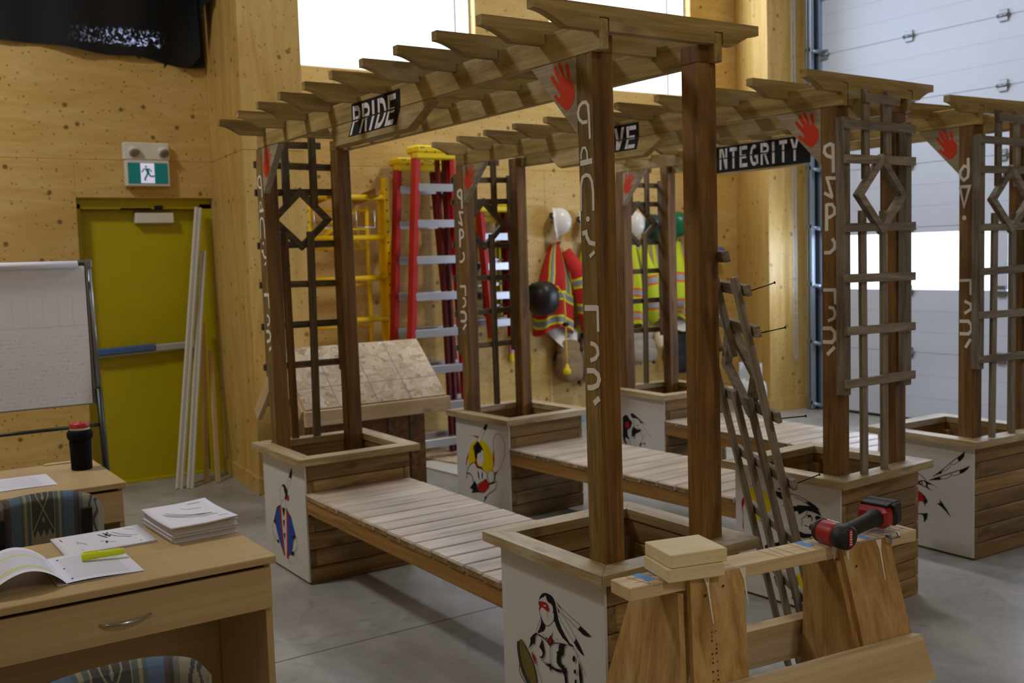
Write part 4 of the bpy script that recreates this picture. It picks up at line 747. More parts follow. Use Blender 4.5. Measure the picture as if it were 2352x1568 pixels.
STEN = {  # stencil letters in a unit box (x 0..1, z 0..1)
 'P': [('b', 0, 0, .24, 1), ('arc', .30, .46, .98, 1.0)], 'R': [('b', 0, 0, .24, 1), ('arc', .30, .46, .98, 1.0), ('d', .42, .44, .74, 0, .24)],
 'I': [('b', .34, 0, .62, 1)], 'D': [('b', 0, 0, .24, 1), ('arc', .30, 0, 1.0, 1.0)],
 'E': [('b', 0, 0, .24, 1), ('b', .28, .82, .95, 1), ('b', .28, .42, .8, .58), ('b', .28, 0, .95, .18)],
 'N': [('b', 0, 0, .24, 1), ('d', .22, 1, .74, 0, .24), ('b', .76, 0, 1, 1)], 'T': [('b', .38, 0, .62, .80), ('b', .05, .82, .95, 1)],
 'G': [('c',), ('b', .55, .36, .98, .50), ('b', .76, .08, .98, .46)], 'Y': [('b', .38, 0, .62, .46), ('d', .02, 1, .38, .46, .26), ('d', .70, 1, .38, .46, .26)], 'V': [('d', .0, 1, .36, 0, .26), ('d', .74, 1, .42, 0, .26)]}
def letter(ch):
    out = []
    for it in STEN[ch]:
        if it[0] == 'b': _, x0, z0, x1, z1 = it; out.append([(x0, z0), (x1, z0), (x1, z1), (x0, z1)])
        elif it[0] == 'd': _, x0, z0, x1, z1, w = it; out.append([(x0, z0), (x0+w, z0), (x1+w, z1), (x1, z1)])
        elif it[0] == 'arc':
            _, x0, z0, x1, z1 = it; zc = (z0+z1)/2; h = (z1-z0)/2; w = x1-x0; th = .22
            pts = [(x0+w*max(0, math.cos(a))**.6, zc+h*math.sin(a)) for a in [PI/2-PI*i/14 for i in range(15)]]
            inn = [(x0+(w-th)*max(0, math.cos(a))**.6, zc+(h-.17)*math.sin(a)) for a in [PI/2-PI*i/14 for i in range(15)]]
            for i in range(14): out.append([pts[i], pts[i+1], inn[i+1], inn[i]])
        else:
            A = [math.radians(60+i*17) for i in range(15)]
            for i in range(14):
                q = []
                for a, r in ((A[i], 1), (A[i+1], 1), (A[i+1], .55), (A[i], .55)): q.append((.5+.5*(r if r == 1 else .52)*math.cos(a), .5+.5*(1 if r == 1 else .66)*math.sin(a)))
                out.append(q)
    return out
def clipz(poly, z, above):
    o = []; n = len(poly)
    for i in range(n):
        p, q = poly[i], poly[(i+1) % n]; ip = (p[1] >= z) == above or abs(p[1]-z) < 1e-9; iq = (q[1] >= z) == above or abs(q[1]-z) < 1e-9
        if ip: o.append(p)
        if ip != iq and abs(q[1]-p[1]) > 1e-9: t = (z-p[1])/(q[1]-p[1]); o.append((p[0]+t*(q[0]-p[0]), z))
    return o if len(o) >= 3 else None
ZB, ZT = 2.424, 2.525   # beam underside / top
def lower_frame(tilt):  # hanging fascia board under the front beam: origin at its top edge, down axis
    dn = V((0, -math.sin(tilt), -math.cos(tilt))); return V((0, RI, ZB-.002)), dn
def pergola(name_label, loc, rz, zb, art_near, art_far, word, wdx, sign, near_trellis, lean=0, tilt=.3, seed=1):
    root = thing('pergola', name_label, 'pergola', loc, rz, 'timber pergolas')
    planter(root, -D, 0, zb, art_near); planter(root, -L, -L+D, zb, art_far)
    # bench between the planters
    b = MB(); xa, xb = -L+D+.001, -D-.001
    for yy in (.005+T/2, W-.02-T/2): b.box(((xa+xb)/2, yy, .428), (xb-xa, T, .076), ch=.003)
    for xx in (xa+.03, (xa+xb)/2, xb-.03): b.box((xx, W/2, .43), (T, W-.11, .07), ch=.003)
    bf = b.build('bench_frame', 'apron_wood', root)
    n = 14; bw = (xb-xa)/n
    for i in range(n):
        b = MB(); b.box((xa+bw*(i+.5), W/2-.002, .485), (bw-.006, W+.006+random.uniform(-.008, .008), .035), ch=.008)
        b.b.normal_update()
        for f_ in b.b.faces:
            if abs(f_.normal.y) > .9: f_.material_index = 1
        b.build('deck_board', ['deck_wood', 'slat_wood'], bf)
    # posts, outer front ones carry white painted syllabics
    for k, (px, py) in enumerate(((-RI-S, RI), (-RI-S, W-RI-S), (-L+RI, RI), (-L+RI, W-RI-S))):
        b = MB(); dz = zb+.14; sh = lean if k == 0 else lean*1.9 if k > 1 else 0
        b.box((0, 0, (dz+ZB)/2), (S, S, ZB-dz), ch=.004, axis=2)
        yo = T/2 if py < .1 else -T/2
        b.box((0, yo, (ZB+2.486)/2), (S, S-T, 2.486-ZB), ch=.002, axis=2)
        for v in b.b.verts: v.co.x += sh*(v.co.z-.7)/1.7 if v.co.z > .7 else 0
        if py < .1:  # the incised face looks paler
            for f in b.b.faces:
                if f.normal.y < -.9 or (f.calc_center_median().y < -S/2+.004 and abs(f.normal.y) > .5): f.material_index = 1
        b.b.normal_update()
        for f in b.b.faces:
            if py < .1 and f.normal.y < -.9: f.material_index = 1
        po = b.build('post', ['post_wood', 'post_face' if seed == 1 else 'post_face_brown'], root, (px+S/2, py+S/2, 0))
        if py < .1 and not (seed == 3 and k == 2):
            b = MB(); shx = lambda z: sh*(z-.7)/1.7
            w2 = [(m, w, [(min(max(x+wdx, .006), .083)-S/2+shx(z)-(lean if False else 0), z) for x, z in pts]) for m, w, pts in word]
            cut = 4 if word is WORD_C else 8; b.b.free()
            for part_ in (w2[:cut], w2[cut:]):
                b = MB(); paint(b, part_, (0, -S/2, 0), X, Z, -Y, lambda m: 0, base=.0012); b.build('painted_lettering', 'paint_lettering', po)
    # beams
    for yy, nm in ((RI, 'beam'), (W-RI-T, 'beam')):
        b = MB(); b.box(((-.012-L+.045)/2, yy+T/2, (ZB+ZT)/2), (L-.057, T, ZT-ZB), ch=.003); be = b.build(nm, 'beam_wood', root)
        if yy == RI: front = be
    # rafters
    for k in range(11):
        b = MB(); za = .024*(1-((k-5)/5)**2)*.8; b.prism(rafter_notched(za), T, (-.01-k*.3037-T, 0, 0), Y, Z); b.build('rafter', 'beam_wood', root, (0, 0, za))
    # brace gussets with an orange handprint
    for far in (0, 1):
        b = MB(); x0 = -RI-S+lean if not far else -L+RI+S+lean*1.9; sg = -1 if not far else 1
        b.prism([(x0, ZB-.002), (x0+sg*.262, ZB-.002), (x0, ZB-.262)], -T if False else T, (0, RI+.002+T, 0), X, Z)
        hp = [('hand', 0, [((x if not far else -x)+x0, z) for x, z in HAND[0][2]])]
        paint(b, hp, (0, RI+.002, 0), X, Z, -Y, lambda m: 1); b.build('corner_brace', ['brace_wood', 'paint_hand'], root)
    # fascia board below the middle of the front beam, with the sign painted over both
    o, dn = lower_frame(tilt); hgt = .108
    b = MB(); fp = lambda x, d_: (x, d_)
    nrm = V((1, 0, 0)).cross(dn); 
    if nrm.y > 0: nrm = -nrm
    poly = [(-2.18, 0), (-1.126, 0), (-1.285, hgt), (-2.03, hgt)]
    b.prism(poly, T, o-nrm*T if X.cross(dn).dot(nrm) > 0 else o, X, dn)
    word_s, x0, x1, ztop, zbot, edge = sign
    fb = b.build('sign_board', 'beam_wood', root)
    up = MB(); lo = MB(); zt_ = ZB+ztop; 
    up.mi = 0; up.flat([(x0, ZB), (x1, ZB), (x1, zt_+random.uniform(-.004, .002)), ((x0+x1)/2, zt_-.002), (x0, zt_)], (0, RI-.001, 0), X, Z)
    lo.mi = 0; lo.flat([(x0, 0), (x1, 0), (x1, zbot), (x0, zbot)], o+nrm*.001, X, dn)
    chars, cx0, cw, gap, zc0, zc1 = word_s
    x = cx0
    for ch in chars:
        wch = cw*(.55 if ch == 'I' else 1)
        if ch != ' ':
            for poly in letter(ch):
                off = .34*cw-.06*cw if ch == 'I' else 0
                q = [(x+a*cw-off*(1 if ch == 'I' else 0), zc0+c*(zc1-zc0)) for a, c in poly]
                u = clipz(q, .003, True); d_ = clipz(q, -.003, False)
                up.mi = 1; lo.mi = 1
                if u: up.flat([(a, ZB+c) for a, c in u], (0, RI-.0018, 0), X, Z)
                if d_: lo.flat([(a, -c) for a, c in d_], o+nrm*.0018, X, dn)
        x += wch+gap
    up.build('sign_lettering', ['paint_sign_black', 'paint_sign_white'], front); lo.build('sign_lettering', ['paint_sign_black', 'paint_sign_white'], fb)
    # trellis panels
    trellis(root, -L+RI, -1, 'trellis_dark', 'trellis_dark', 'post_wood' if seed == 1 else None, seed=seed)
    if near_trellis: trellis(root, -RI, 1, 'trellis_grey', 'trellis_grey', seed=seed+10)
    return root
wood('brace_wood', '#8a7c5c', '#a3957a', '#b8ac95', rough=.65, knots=.3, tint=.06, fine=.3, gx=1.5, gy=14)
pergola('nearest weathered timber pergola, its black sign reading PRIDE, beside the sawhorse', (0, 0, 0), 0, FL, ART_DRUM, ART_VEST, WORD_A, -.004,
        (('PRIDE', -1.885, .082, .018, -.072, .066), -1.90, -1.405, .080, .078, 0), False, lean=-.011, tilt=.30, seed=1)
pergola('middle timber pergola whose half-hidden black sign ends in VE', (-.4457, 1.7686, -.0228), .0534, FL+.0228, ART_FACES, ART_SUN, WORD_B, -.014,
        (('VE', -1.545, .082, .02, -.060, .068), -1.78, -1.344, .084, .070, 0), True, tilt=.30, seed=2)
pergola('farthest timber pergola, its black sign reading INTEGRITY, nearest the overhead door', (-.6193, 3.1089, -.0287), -.0242, FL+.0287, ART_SCAR, ART_PROFILE, WORD_C, -.026,
        (('INTEGRITY', -2.07, .076, .022, -.075, .066), -2.10, -1.185, .082, .096, 0), True, tilt=0.0, seed=3)

# the loose trellis leaning between the first two pergolas
def loose():
    p = (-.233, 1.051, -.502, .233, .421, -.025); phi, lean_, roll = p[2], p[3], p[5]
    a = V((math.cos(phi), math.sin(phi), 0)); n = V((-math.sin(phi), math.cos(phi), 0)); up = -n*math.sin(lean_)+Z*math.cos(lean_)
    a, up = a*math.cos(roll)+up*math.sin(roll), up*math.cos(roll)-a*math.sin(roll); n = a.cross(up); n = -n if n.y < 0 else n
    base = V((p[0], p[1], p[4]))
    root = thing('trellis_panel', 'loose weathered wooden trellis with bent nails leaning behind the nearest pergola', 'trellis', base-up*.44)
    m = Matrix((a, up, n)).transposed().to_4x4(); m.translation = base-up*.44; root.matrix_world = m   # local x across, y up, z back
    b = MB(); rnd = random.Random(5)
    for v in (1.24, 1.09, .78, .54, .28, .04): b.bar((-.055, .44+v+rnd.uniform(-.008, .008), .011), (.595, .44+v+rnd.uniform(-.008, .008), .011), .040, .019, Z)
    b.bar((.10, 1.795, .011), (.44, 1.80, .011), .040, .019, Z)
    r = b.build('trellis_rails', 'trellis_grey', root)
    for u in (0, .54): b = MB(); b.bar((u, .03, -.012), (u, 1.735, -.012), .040, .021, Z); b.build('edge_strip', 'trellis_grey', r)
    for (u, v0, v1) in ((.30, 1.42, 1.86), (.12, 1.42, 1.85), (.185, .0, 1.27), (.365, 0, 1.27)): b = MB(); b.bar((u, v0, -.012), (u, v1, -.012), .042, .021, Z); b.build('upright', 'trellis_grey', r)
    b = MB(); P = [(.27, 1.55), (.47, 1.36), (.27, 1.17), (.07, 1.36)]; c = (.27, 1.36); k = .76
    for i in range(4):
        j = (i+1) % 4; q = [P[i], P[j], (c[0]+(P[j][0]-c[0])*k, c[1]+(P[j][1]-c[1])*k), (c[0]+(P[i][0]-c[0])*k, c[1]+(P[i][1]-c[1])*k)]; b.prism(q, .03, (0, 0, -.005), X, Y)
    b.build('diamond', 'trellis_grey', r)
    for v in (1.24, 1.09, .54, .28, .78): b = MB(); q = V((.585, .44+v, .02)); e = q+V((.005, rnd.uniform(-.015, .03), .085)); b.tube([q, e], .0022, 6); b.tube([e, e+V((0, 0, .003))], .005, 8); b.build('nail', 'dark_metal', r)
loose()

# ------------------------------------------------------------------ sawhorse with lumber and impact driver
ST = .85
ang = math.atan2(1.06, .121) ; sh = thing('sawhorse', 'plywood and lumber sawhorse in front of the nearest planter, with white glue drips', 'sawhorse', (.505, -.315, 0), ang)
# local: x along the rail, y towards the far side (away from the camera), z up
SL = 1.068
b = MB(); b.box((SL/2-.014, 0, ST-.019), (SL+.028, .098, .038), ch=.002); rail = b.build('top_rail', 'pine_lumber', sh)
def slab(b, quad, thick, nrm, tn=None):  # plate from four 3d corners
    q = [V(p) for p in quad]; n = V(nrm).normalized(); off = V((random.uniform(0, 9), random.uniform(0, 9), random.uniform(0, 9)))
    pts = q+[p+n*thick for p in q]; k = len(q); g = [V((p.z, p.x, p.y))+off for p in pts]
    b._add(pts, [list(range(k))[::-1], list(range(k, 2*k))]+[[i, (i+1) % k, k+(i+1) % k, k+i] for i in range(k)], g, tn); bmesh.ops.recalc_face_normals(b.b, faces=b.b.faces)
spl = .40
for (x0, sx, w, DX) in ((.160, -1, .19, -.105), (SL-.34, 1, .20, .07)):
    for sy in (-1, 1):   # -1 is the side facing the camera
        xa, xb = x0, x0+w; dx = DX; zt = ST-.002; zl = FL
        f = lambda x, z: V((x+(dx*(zt-z)/.8 if sx > 0 else dx*(zt-z)/.8), sy*(.049+(zt-z)*spl*.55), z))
        b = MB(); slab(b, [f(xa, zt), f(xb, zt), f(xb, zl), f(xa, zl)], .018, (0, sy, .2)); lg = b.build('leg_board', 'fir_ply', sh)
    # end gusset closing the A
    xg = x0-.012 if sx < 0 else x0+.0; g = lambda y, z: V((xg+DX*(ST-z)/.8, y, z)); bk, bs_ = (.150, .30) if sx < 0 else (.085, .10)
    b = MB(); hw = lambda z: .047+(ST-z)*spl*.55; slab(b, [g(-hw(ST-.05), ST-.042), g(bk, ST-.042), g(bk+(ST-.20)*bs_, .16), g(-hw(.16), .16)], .018, (-1, 0, 0)); b.build('gusset', 'fir_ply', sh)
for sy, z0, z1, x0, x1 in ((-1, .42, .56, .10, SL-.085), (1, .42, .56, .16, SL-.10)):
    o_ = lambda z: sy*(.051+(ST-z)*spl*.55+.020)
    b = MB(); slab(b, [V((x0, o_(z1), z1)), V((x1-.03, o_(z1), z1)), V((x1, o_(z0), z0)), V((x0-.03, o_(z0), z0))], .038, (0, sy, .2))
    for v in b.b.verts: g_ = v[b.g]; v[b.g] = V((g_.y, g_.x, g_.z))
    b.build('stretcher', 'pine_lumber', sh)
b = MB()   # pencil layout lines on the top
rnd = random.Random(3)
for x0, a in ((.03, .3), (.055, -.4), (.08, .1), (.10, .6), (.5, .2), (.53, -.1), (.56, .12), (.62, 0), (.90, .2), (.93, .1), (.96, .2), (.985, .15), (1.01, .22), (1.04, .2)):
    b.box((x0, 0, ST+.0004), (.0016, .094, .0004), Rz(a*.7), 0)
for y in (-.02, .018): b.box((.98, y, ST+.0004), (.14, .0015, .0004), Rz(.06), 0); b.box((.07, y, ST+.0004), (.12, .0015, .0004), Rz(-.1), 0)
b.build('pencil_mark', 'pencil', rail)
for x0, w, l in ((.06, .03, .07), (.11, .02, .09), (.175, .012, .04), (.66, .03, .06), (.785, .03, .098), (.86, .025, .09)):
    b = MB(); b.box((x0, (.049-l/2) if x0 < .7 else 0, ST+.0003), (w, l, .0006), Rz(.1), 0)
    if x0 == .785: b.box((.80, -.0502, ST-.012), (.028, .0012, .024), ch=0)
    if x0 == .86: b.box((.945, -.0502, ST-.016), (.022, .0012, .034), ch=0)
    b.build('blue_tape', 'tape_blue', rail)
for x0, l in ((.215, .13), (.345, .10), (.715, .05), (.745, .04), (.88, .12)):
    y0 = -.0495; b = MB(); lg_ = x0 < .4 or x0 > .74; yy = lambda z: -.0495-(.0005 if not lg_ else .0195)-(ST-z)*(.22 if lg_ else 0)
    pts = [(-.012, ST+.0004), (.012, ST+.0004), (.004, ST-.03), (.003, ST-l), (-.001, ST-l), (-.003, ST-.03)]
    b._add([V((x0+dx, yy(min(z, ST)), z)) for dx, z in pts], [[0, 1, 2, 3, 4, 5]]); b._add([V((x0+dx, yy(min(z, ST))+.0015, z)) for dx, z in pts], [[5, 4, 3, 2, 1, 0]])
    b.build('glue_drip', 'paint_drip', sh)
b = MB(); b.box((.30, 0, ST+.0005), (.06, .05, .0006), Rz(.3), 0); b.build('glue_smear', 'paint_drip', rail)
b = MB(); b.box((.70, 0, ST+.0005), (.012, .095, .0006), Rz(.25), 0); b.build('glue_smear', 'paint_drip', rail)
b = MB()
for x0, z0 in ((.20, .80), (.265, .815), (.77, .79)): b.lathe([(.0035, 0), (.0035, .0012)], (x0, -.054-(ST-z0)*.22-.019, z0), (0, -1, .2), 8)
b.build('screw_head', 'dark_metal', sh)
rnd = random.Random(11)   # faint stamped grade marks on the leg boards
b = MB()
for k in range(26):
    for x0 in (.225, .240):
        if rnd.random() < .62:
            z = .70-k*.0115; b.box((x0-.105*(ST-z)/.8+rnd.uniform(-.001, .001), -.0698-(ST-z)*.22, z), (.005 if rnd.random() < .5 else .0025, .001, .004), ch=0)
b.build('grade_stamp', 'print_dark', sh)
wr = Rz(math.atan2(.172, .047))
b = MB(); b.box((0, 0, .019), (.176, .155, .038), wr, .0022, 0); tag(b.build('lumber_block', 'pine_blocks', None, (.535, -.135, ST+.001)), 'pale lumber offcut lying directly on the sawhorse, under another block', 'wood block', 'lumber offcuts on the sawhorse')
wr2 = Rz(math.atan2(.172, .047)+.03)
b = MB(); b.box((0, 0, .019), (.178, .157, .038), wr2, .0022, 0); tag(b.build('lumber_block', 'pine_blocks', None, (.533, -.126, ST+.040)), 'pale lumber offcut on top of another block on the sawhorse', 'wood block', 'lumber offcuts on the sawhorse')

# cordless impact driver lying on its side
dr = thing('impact_driver', 'red and black cordless impact driver lying on the sawhorse rail', 'power tool', (.620, .505, ST+.002), 0)
A, Bc = V((-.085, -.10, .036)), V((.075, -.118, .036))     # nose end, rear cap, relative
d = (Bc-A).normalized()
b = MB(); b.lathe([(.020, .028), (.034, .034), (.036, .05), (.037, .10), (.036, .125)], A, d, 24, 1, .93); b.build('motor_housing', 'tool_red', dr)
b = MB(); b.lathe([(.006, 0), (.010, .0), (.012, .01), (.018, .016), (.026, .026), (.0365, .04), (.0372, .052), (.03, .053)], A, d, 24, 1, .93); b.build('nose_cone', 'rubber_black', dr)
b = MB(); b.lathe([(.0375, .117), (.039, .128), (.038, .155), (.030, .163), (.004, .165)], A, d, 24, 1, .95); rc = b.build('rear_cap', 'rubber_black', dr)
b = MB(); e1 = d.cross(Z).normalized(); b.box(A+d*.1655+Z*.002, (.003, .016, .052), frame((0, 0, 0), d, e1)[1], .001); b.build('cap_badge', 'tool_red', rc)
b = MB(); P0 = A+d*.1675
for i in range(6): b.box(P0+e1*.001+Z*(.021-.0075*i), (.0008, .008 if i % 2 else .006, .0042), frame((0, 0, 0), d, e1)[1], 0)
b.build('badge_lettering', 'paint_sign_white', rc)
b = MB()
for i, (u, w) in enumerate(((.062, .012), (.078, .014), (.096, .016))): b.box(A+d*u+Z*.0335-e1*.012, (w, .007, .0008), frame((0, 0, 0), d, e1)[1] @ Matrix.Rotation(.33, 3, 'X'), 0)
b.build('housing_lettering', 'paint_sign_white', dr)
b = MB(); b.tube([A-d*.028, A-d*.0], .0032, 6); b.build('driver_bit', 'grey_metal', dr)
h0 = A+d*.118; h1 = V((.005, .105, .052))
b = MB(); hd = (h1-h0); b.tube([h0+hd*t for t in (0, .15, .35, .55, .75, .95)], [.026, .026, .0235, .0235, .025, .030], 14); b.build('grip', 'rubber_black', dr)
b = MB(); q = frame((0, 0, 0), hd, Z); 
hn = hd.normalized(); b.box(h1+hn*.012+V((-.016, 0, -.002)), (.056, .066, .105), q[1], .014); b.build('handle_base', 'tool_red', dr)
b = MB(); b.box(h1+hn*.058+V((-.016, 0, .002)), (.044, .078, .116), q[1], .010); b.box(h1+hn*.034+V((-.016, .0, .034)), (.062, .012, .094), q[1], .004); b.box(h1+hn*.052+V((.036, 0, .022)), (.04, .03, .02), q[1], .004); bt = b.build('battery', 'black_plastic', dr)
b = MB(); b.tube([h1+V((.055, -.03, -.045)), h1+V((.075, -.035, -.047)), h1+V((.085, -.005, -.046)), h1+V((.06, .02, -.045))], .004, 6); b.build('belt_hook', 'grey_metal', dr)

# ------------------------------------------------------------------ desks
ZD = .78
def desk(label, x0, x1, y0, y1, handle=True):
    r = thing('desk', label, 'desk', ((x0+x1)/2, (y0+y1)/2, FL), 0, 'pale wooden desks'); r_ = V(r.location); L_ = lambda *p: V(p)-r_
    b = MB(); b.box(L_((x0+x1)/2, (y0+y1)/2, ZD-.013), (x1-x0, y1-y0, .026), ch=.003, axis=1); b.build('desktop', 'desk_laminate', r)
    for yy in (y1-.022, y0+.022): b = MB(); b.box(L_((x0+x1)/2-.01, yy, (ZD-.03+FL)/2), (x1-x0-.05, .024, ZD-.03-FL), ch=.002, axis=2); b.build('side_panel', 'desk_laminate', r)
    b = MB(); b.box(L_(x0+.12, (y0+y1)/2, .42), (.018, y1-y0-.07, .66), ch=.001, axis=1); b.build('back_panel', 'desk_laminate', r)
    b = MB(); b.box(L_(x1-.026, (y0+y1)/2, .668), (.020, y1-y0-.03, .142), ch=.002, axis=1); dw = b.build('drawer', 'desk_laminate', r)
    b = MB(); b.box(L_(x1-.25, (y0+y1)/2, .66), (.42, y1-y0-.09, .11), ch=.001, axis=1); b.build('drawer_box', 'desk_laminate', r)
    if handle:
        hy = -1.40; b = MB(); P = []
        for i in range(13):
            t = i/12; P.append(L_(x1-.014+.022*math.sin(PI*t)**.6, hy-.078+.156*t, .664+.004*(t-.5)-.004*math.sin(PI*t)))
        b.tube(P, [.003+.0035*math.sin(PI*i/12) for i in range(13)], 10); b.build('handle', 'chrome', dw)
    return r
desk('pale wooden desk in front with stacked booklets and a drawer with chrome handle', -1.323, -.63, -2.55, -.905)
desk('pale wooden desk behind the first one, holding a black bottle with red cap', -2.945, -2.23, -2.65, -1.012)
# upholstered stacking chairs
def chair(label, loc, rz):
    r = thing('chair', label, 'chair', loc, rz, 'patterned upholstered chairs')     # faces local -x ; seat centre at origin
    def back(u, v, off=0):
        y = (u-.5)*.46; zz = .47+.42*v; cr = 1-abs(2*u-1)**3.2*.0
        x = .235+.07*(v-.2)+.035*(2*u-1)**2*-1+off
        return V((x, y, zz))
    b = MB(); n, m = 20, 14; ring = []
    def outline(u, v):   # rounded top corners
        y = (2*u-1); top = 1-.16*abs(y)**2.5-.25*max(0, abs(y)-.8)**1.3*2.2
        return u, v*top
    for side, off in ((0, -.028), (1, .028)):
        f = lambda u, v, off=off: (lambda q: back(q[0], q[1], off*(1-max(0, abs(2*u-1)-.75)*3.0)*(1 if v < .93 else .6)))(outline(u, v))
        b.grid(f, n, m)
    for v in b.b.verts: g = v[b.g]; v[b.g] = V((-(g.x-.5), 0, g.y*.47))
    bmesh.ops.remove_doubles(b.b, verts=b.b.verts, dist=.001)
    e = [x for x in b.b.edges if x.is_boundary]; 
    if e: bmesh.ops.holes_fill(b.b, edges=e); bmesh.ops.bridge_loops
    # close the rim between front and back sheets
    f0 = lambda u, v, o_: (lambda q: back(q[0], q[1], o_))(outline(u, v))
    rim = [(i/n, 1) for i in range(n+1)]
    path = [(0, j/m) for j in range(m+1)]+[(i/n, 1) for i in range(1, n+1)]+[(1, 1-j/m) for j in range(1, m+1)]
    pts = []; g = []
    for (u, v) in path:
        k = (1-max(0, abs(2*u-1)-.75)*3.0)*(1 if v < .93 else .6)
        for o_ in (-.028*k, 0, .028*k):
            q = f0(u, v, o_); c = f0(.5, .5, 0); ex = (q-c); ex.x = 0
            pts.append(q+(ex.normalized()*.010 if o_ == 0 else V((0, 0, 0)))); g.append(V((-(u-.5), 0, v*.47)))
    b._add(pts, [[3*i+k, 3*i+k+1, 3*i+k+4, 3*i+k+3] for i in range(len(path)-1) for k in (0, 1)], g, 0, True)
    b.build('backrest', 'upholstery', r)
    b = MB(); b.blob((0, 0, .455), (.235, .235, .045), 28, 10, None, .55)
    for v in b.b.verts: v[b.g] = V((v.co.y*2, 0, v.co.x))
    b.build('seat', 'upholstery', r)
    for s in (-1, 1):
        b = MB(); b.tube([V((.18, s*.15, .44)), V((.27, s*.15, .44)), V((.297, s*.15, .50)), V((.318, s*.15, .70))], .011, 8); b.box((.300, s*.16, .735), (.014, .042, .17), Matrix.Rotation(.16, 3, 'Y'), .003); b.build('back_bracket', 'black_plastic', r)
        for x_, dx in ((-.18, -.04), (.20, .06)): b = MB(); b.tube([V((x_, s*.19, .43)), V((x_+dx, s*.225, 0))], .011, 8); b.lathe([(.015, 0), (.015, .02)], (x_+dx, s*.225, 0), Z, 10); b.build('leg', 'black_plastic', r)
    b = MB(); b.box((.01, 0, .41), (.40, .38, .02), ch=.004); b.build('seat_frame', 'black_plastic', r)
    return r
chair('patterned upholstered chair between the two desks, seen from behind', (-2.00, -1.455, FL), 0)
chair('patterned upholstered chair at the bottom edge, drawn up to the front desk', (.03, -1.65, FL), 0)

# ------------------------------------------------------------------ things on the desks
def booklet(label, c, w, l, t, rz, curve=None, group=None, marks=True, top=.0):
    # w along local x, l along local y; bottom at c.z
    r = thing('booklet', label, 'booklet', c, rz, group); nx, ny = 14, 10
    h = curve or (lambda u, v: 0)
    b = MB()
    P = lambda u, v, z: V(((u-.5)*w, (v-.5)*l, z+h(u, v)))
    for z in (0, t): b.grid(lambda u, v: P(u, v, z), nx, ny)
    for a in range(2): b.grid(lambda u, v: P(a, u, v*t), ny, 1); b.grid(lambda u, v: P(u, a, v*t), nx, 1)
    bmesh.ops.remove_doubles(b.b, verts=b.b.verts, dist=.0002); bmesh.ops.recalc_face_normals(b.b, faces=b.b.faces)
    for f in b.b.faces: f.smooth = abs(f.normal.z) > .5; f.material_index = 0 if abs(f.normal.z) > .5 else 1
    b.build('page_block', ['paper', 'paper_edge'], r)
    if marks:
        b = MB()
        def st(pts, wd):
            q = []
            for i in range(len(pts)-1):
                for k in range(6): q.append((pts[i][0]+(pts[i+1][0]-pts[i][0])*k/6, pts[i][1]+(pts[i+1][1]-pts[i][1])*k/6))
            q.append(pts[-1]); n = len(q); pp = []
            for i, (u, v) in enumerate(q):
                d = V((q[min(i+1, n-1)][0]-q[max(i-1, 0)][0], q[min(i+1, n-1)][1]-q[max(i-1, 0)][1], 0)); d.normalize(); nn = V((-d.y, d.x))*wd/2
                for s in (1, -1): uu, vv = u+nn.x*s, v+nn.y*s; pp.append(P(uu, vv, t+.0006))
            b._add(pp, [[2*i, 2*i+1, 2*i+3, 2*i+2] for i in range(n-1)])
        for s in marks: st(*s)
        b.build('cover_print', 'print_dark', r)
    return r
STK = 'booklets in the stack on the front desk'
ax_ = math.atan2(-1.149+1.162, -1.0+1.345)
curv = lambda u, v: .013*((2*u-1)**2*.35+max(0, (v-.55))*1.2*(u < 2)+.5*max(0, .25-u)*1.5)
NB = 12
marks_top = [([(.30, .22), (.42, .36), (.52, .52), (.60, .76)], .012), ([(.34, .16), (.48, .36), (.58, .60), (.62, .80)], .010), ([(.40, .18), (.54, .36), (.62, .58), (.70, .84)], .012), ([(.46, .20), (.62, .44), (.72, .70)], .008), ([(.20, .50), (.26, .56), (.30, .66), (.32, .78)], .010), ([(.10, .66), (.12, .86)], .012), ([(.80, .80), (.84, .93)], .008), ([(.53, .55), (.62, .80)], .02)]
zc = ZD
for i in range(NB):
    top = i == NB-1; t_ = .0044 if not top else .004
    pos = 'top' if top else 'bottom' if i == 0 else None
    lab = {0: 'white booklet at the very bottom of the stack on the front desk', NB-1: 'white booklet with a curled printed cover on top of the stack'}.get(i, 'plain white booklet in the middle of the stack on the front desk')
    dx, dy = random.uniform(-.005, .005), random.uniform(-.004, .004)
    cv = (lambda u, v, k=i/(NB-1): curv(u, v)*max(0, k-.55)*2.2)
    booklet(lab, (-1.178+dx+(.018 if top else 0), -1.035+dy, zc+.0003), .345 if not top else .36, .235 if not top else .245, t_, ax_+random.uniform(-.015, .015), cv, STK, marks_top if top else None); zc += t_+.0004
marks_b = [([(.18, .66), (.36, .72), (.5, .80), (.56, .88)], .010), ([(.24, .60), (.42, .66), (.60, .80)], .016), ([(.14, .62), (.32, .56), (.34, .62)], .018), ([(.16, .56), (.40, .60)], .022), ([(.20, .50), (.44, .56)], .022), ([(.56, .46), (.66, .52), (.72, .60)], .010), ([(.60, .52), (.72, .50)], .022), ([(.40, .22), (.62, .30)], .008), ([(.47, .22), (.52, .22)], .008), ([(.14, .08), (.28, .09)], .012), ([(.10, .82), (.22, .90)], .006), ([(.86, .2), (.875, .22)], .014), ([(.86, .84), (.875, .86)], .014)]
booklet('white booklet with dark abstract cover lines lying beside the open book', (-1.203, -1.338, ZD+.0005), .27, .308, .008, .005, lambda u, v: .004*max(0, u-.75)*-1+.004*max(0, v-.8), None, marks_b)
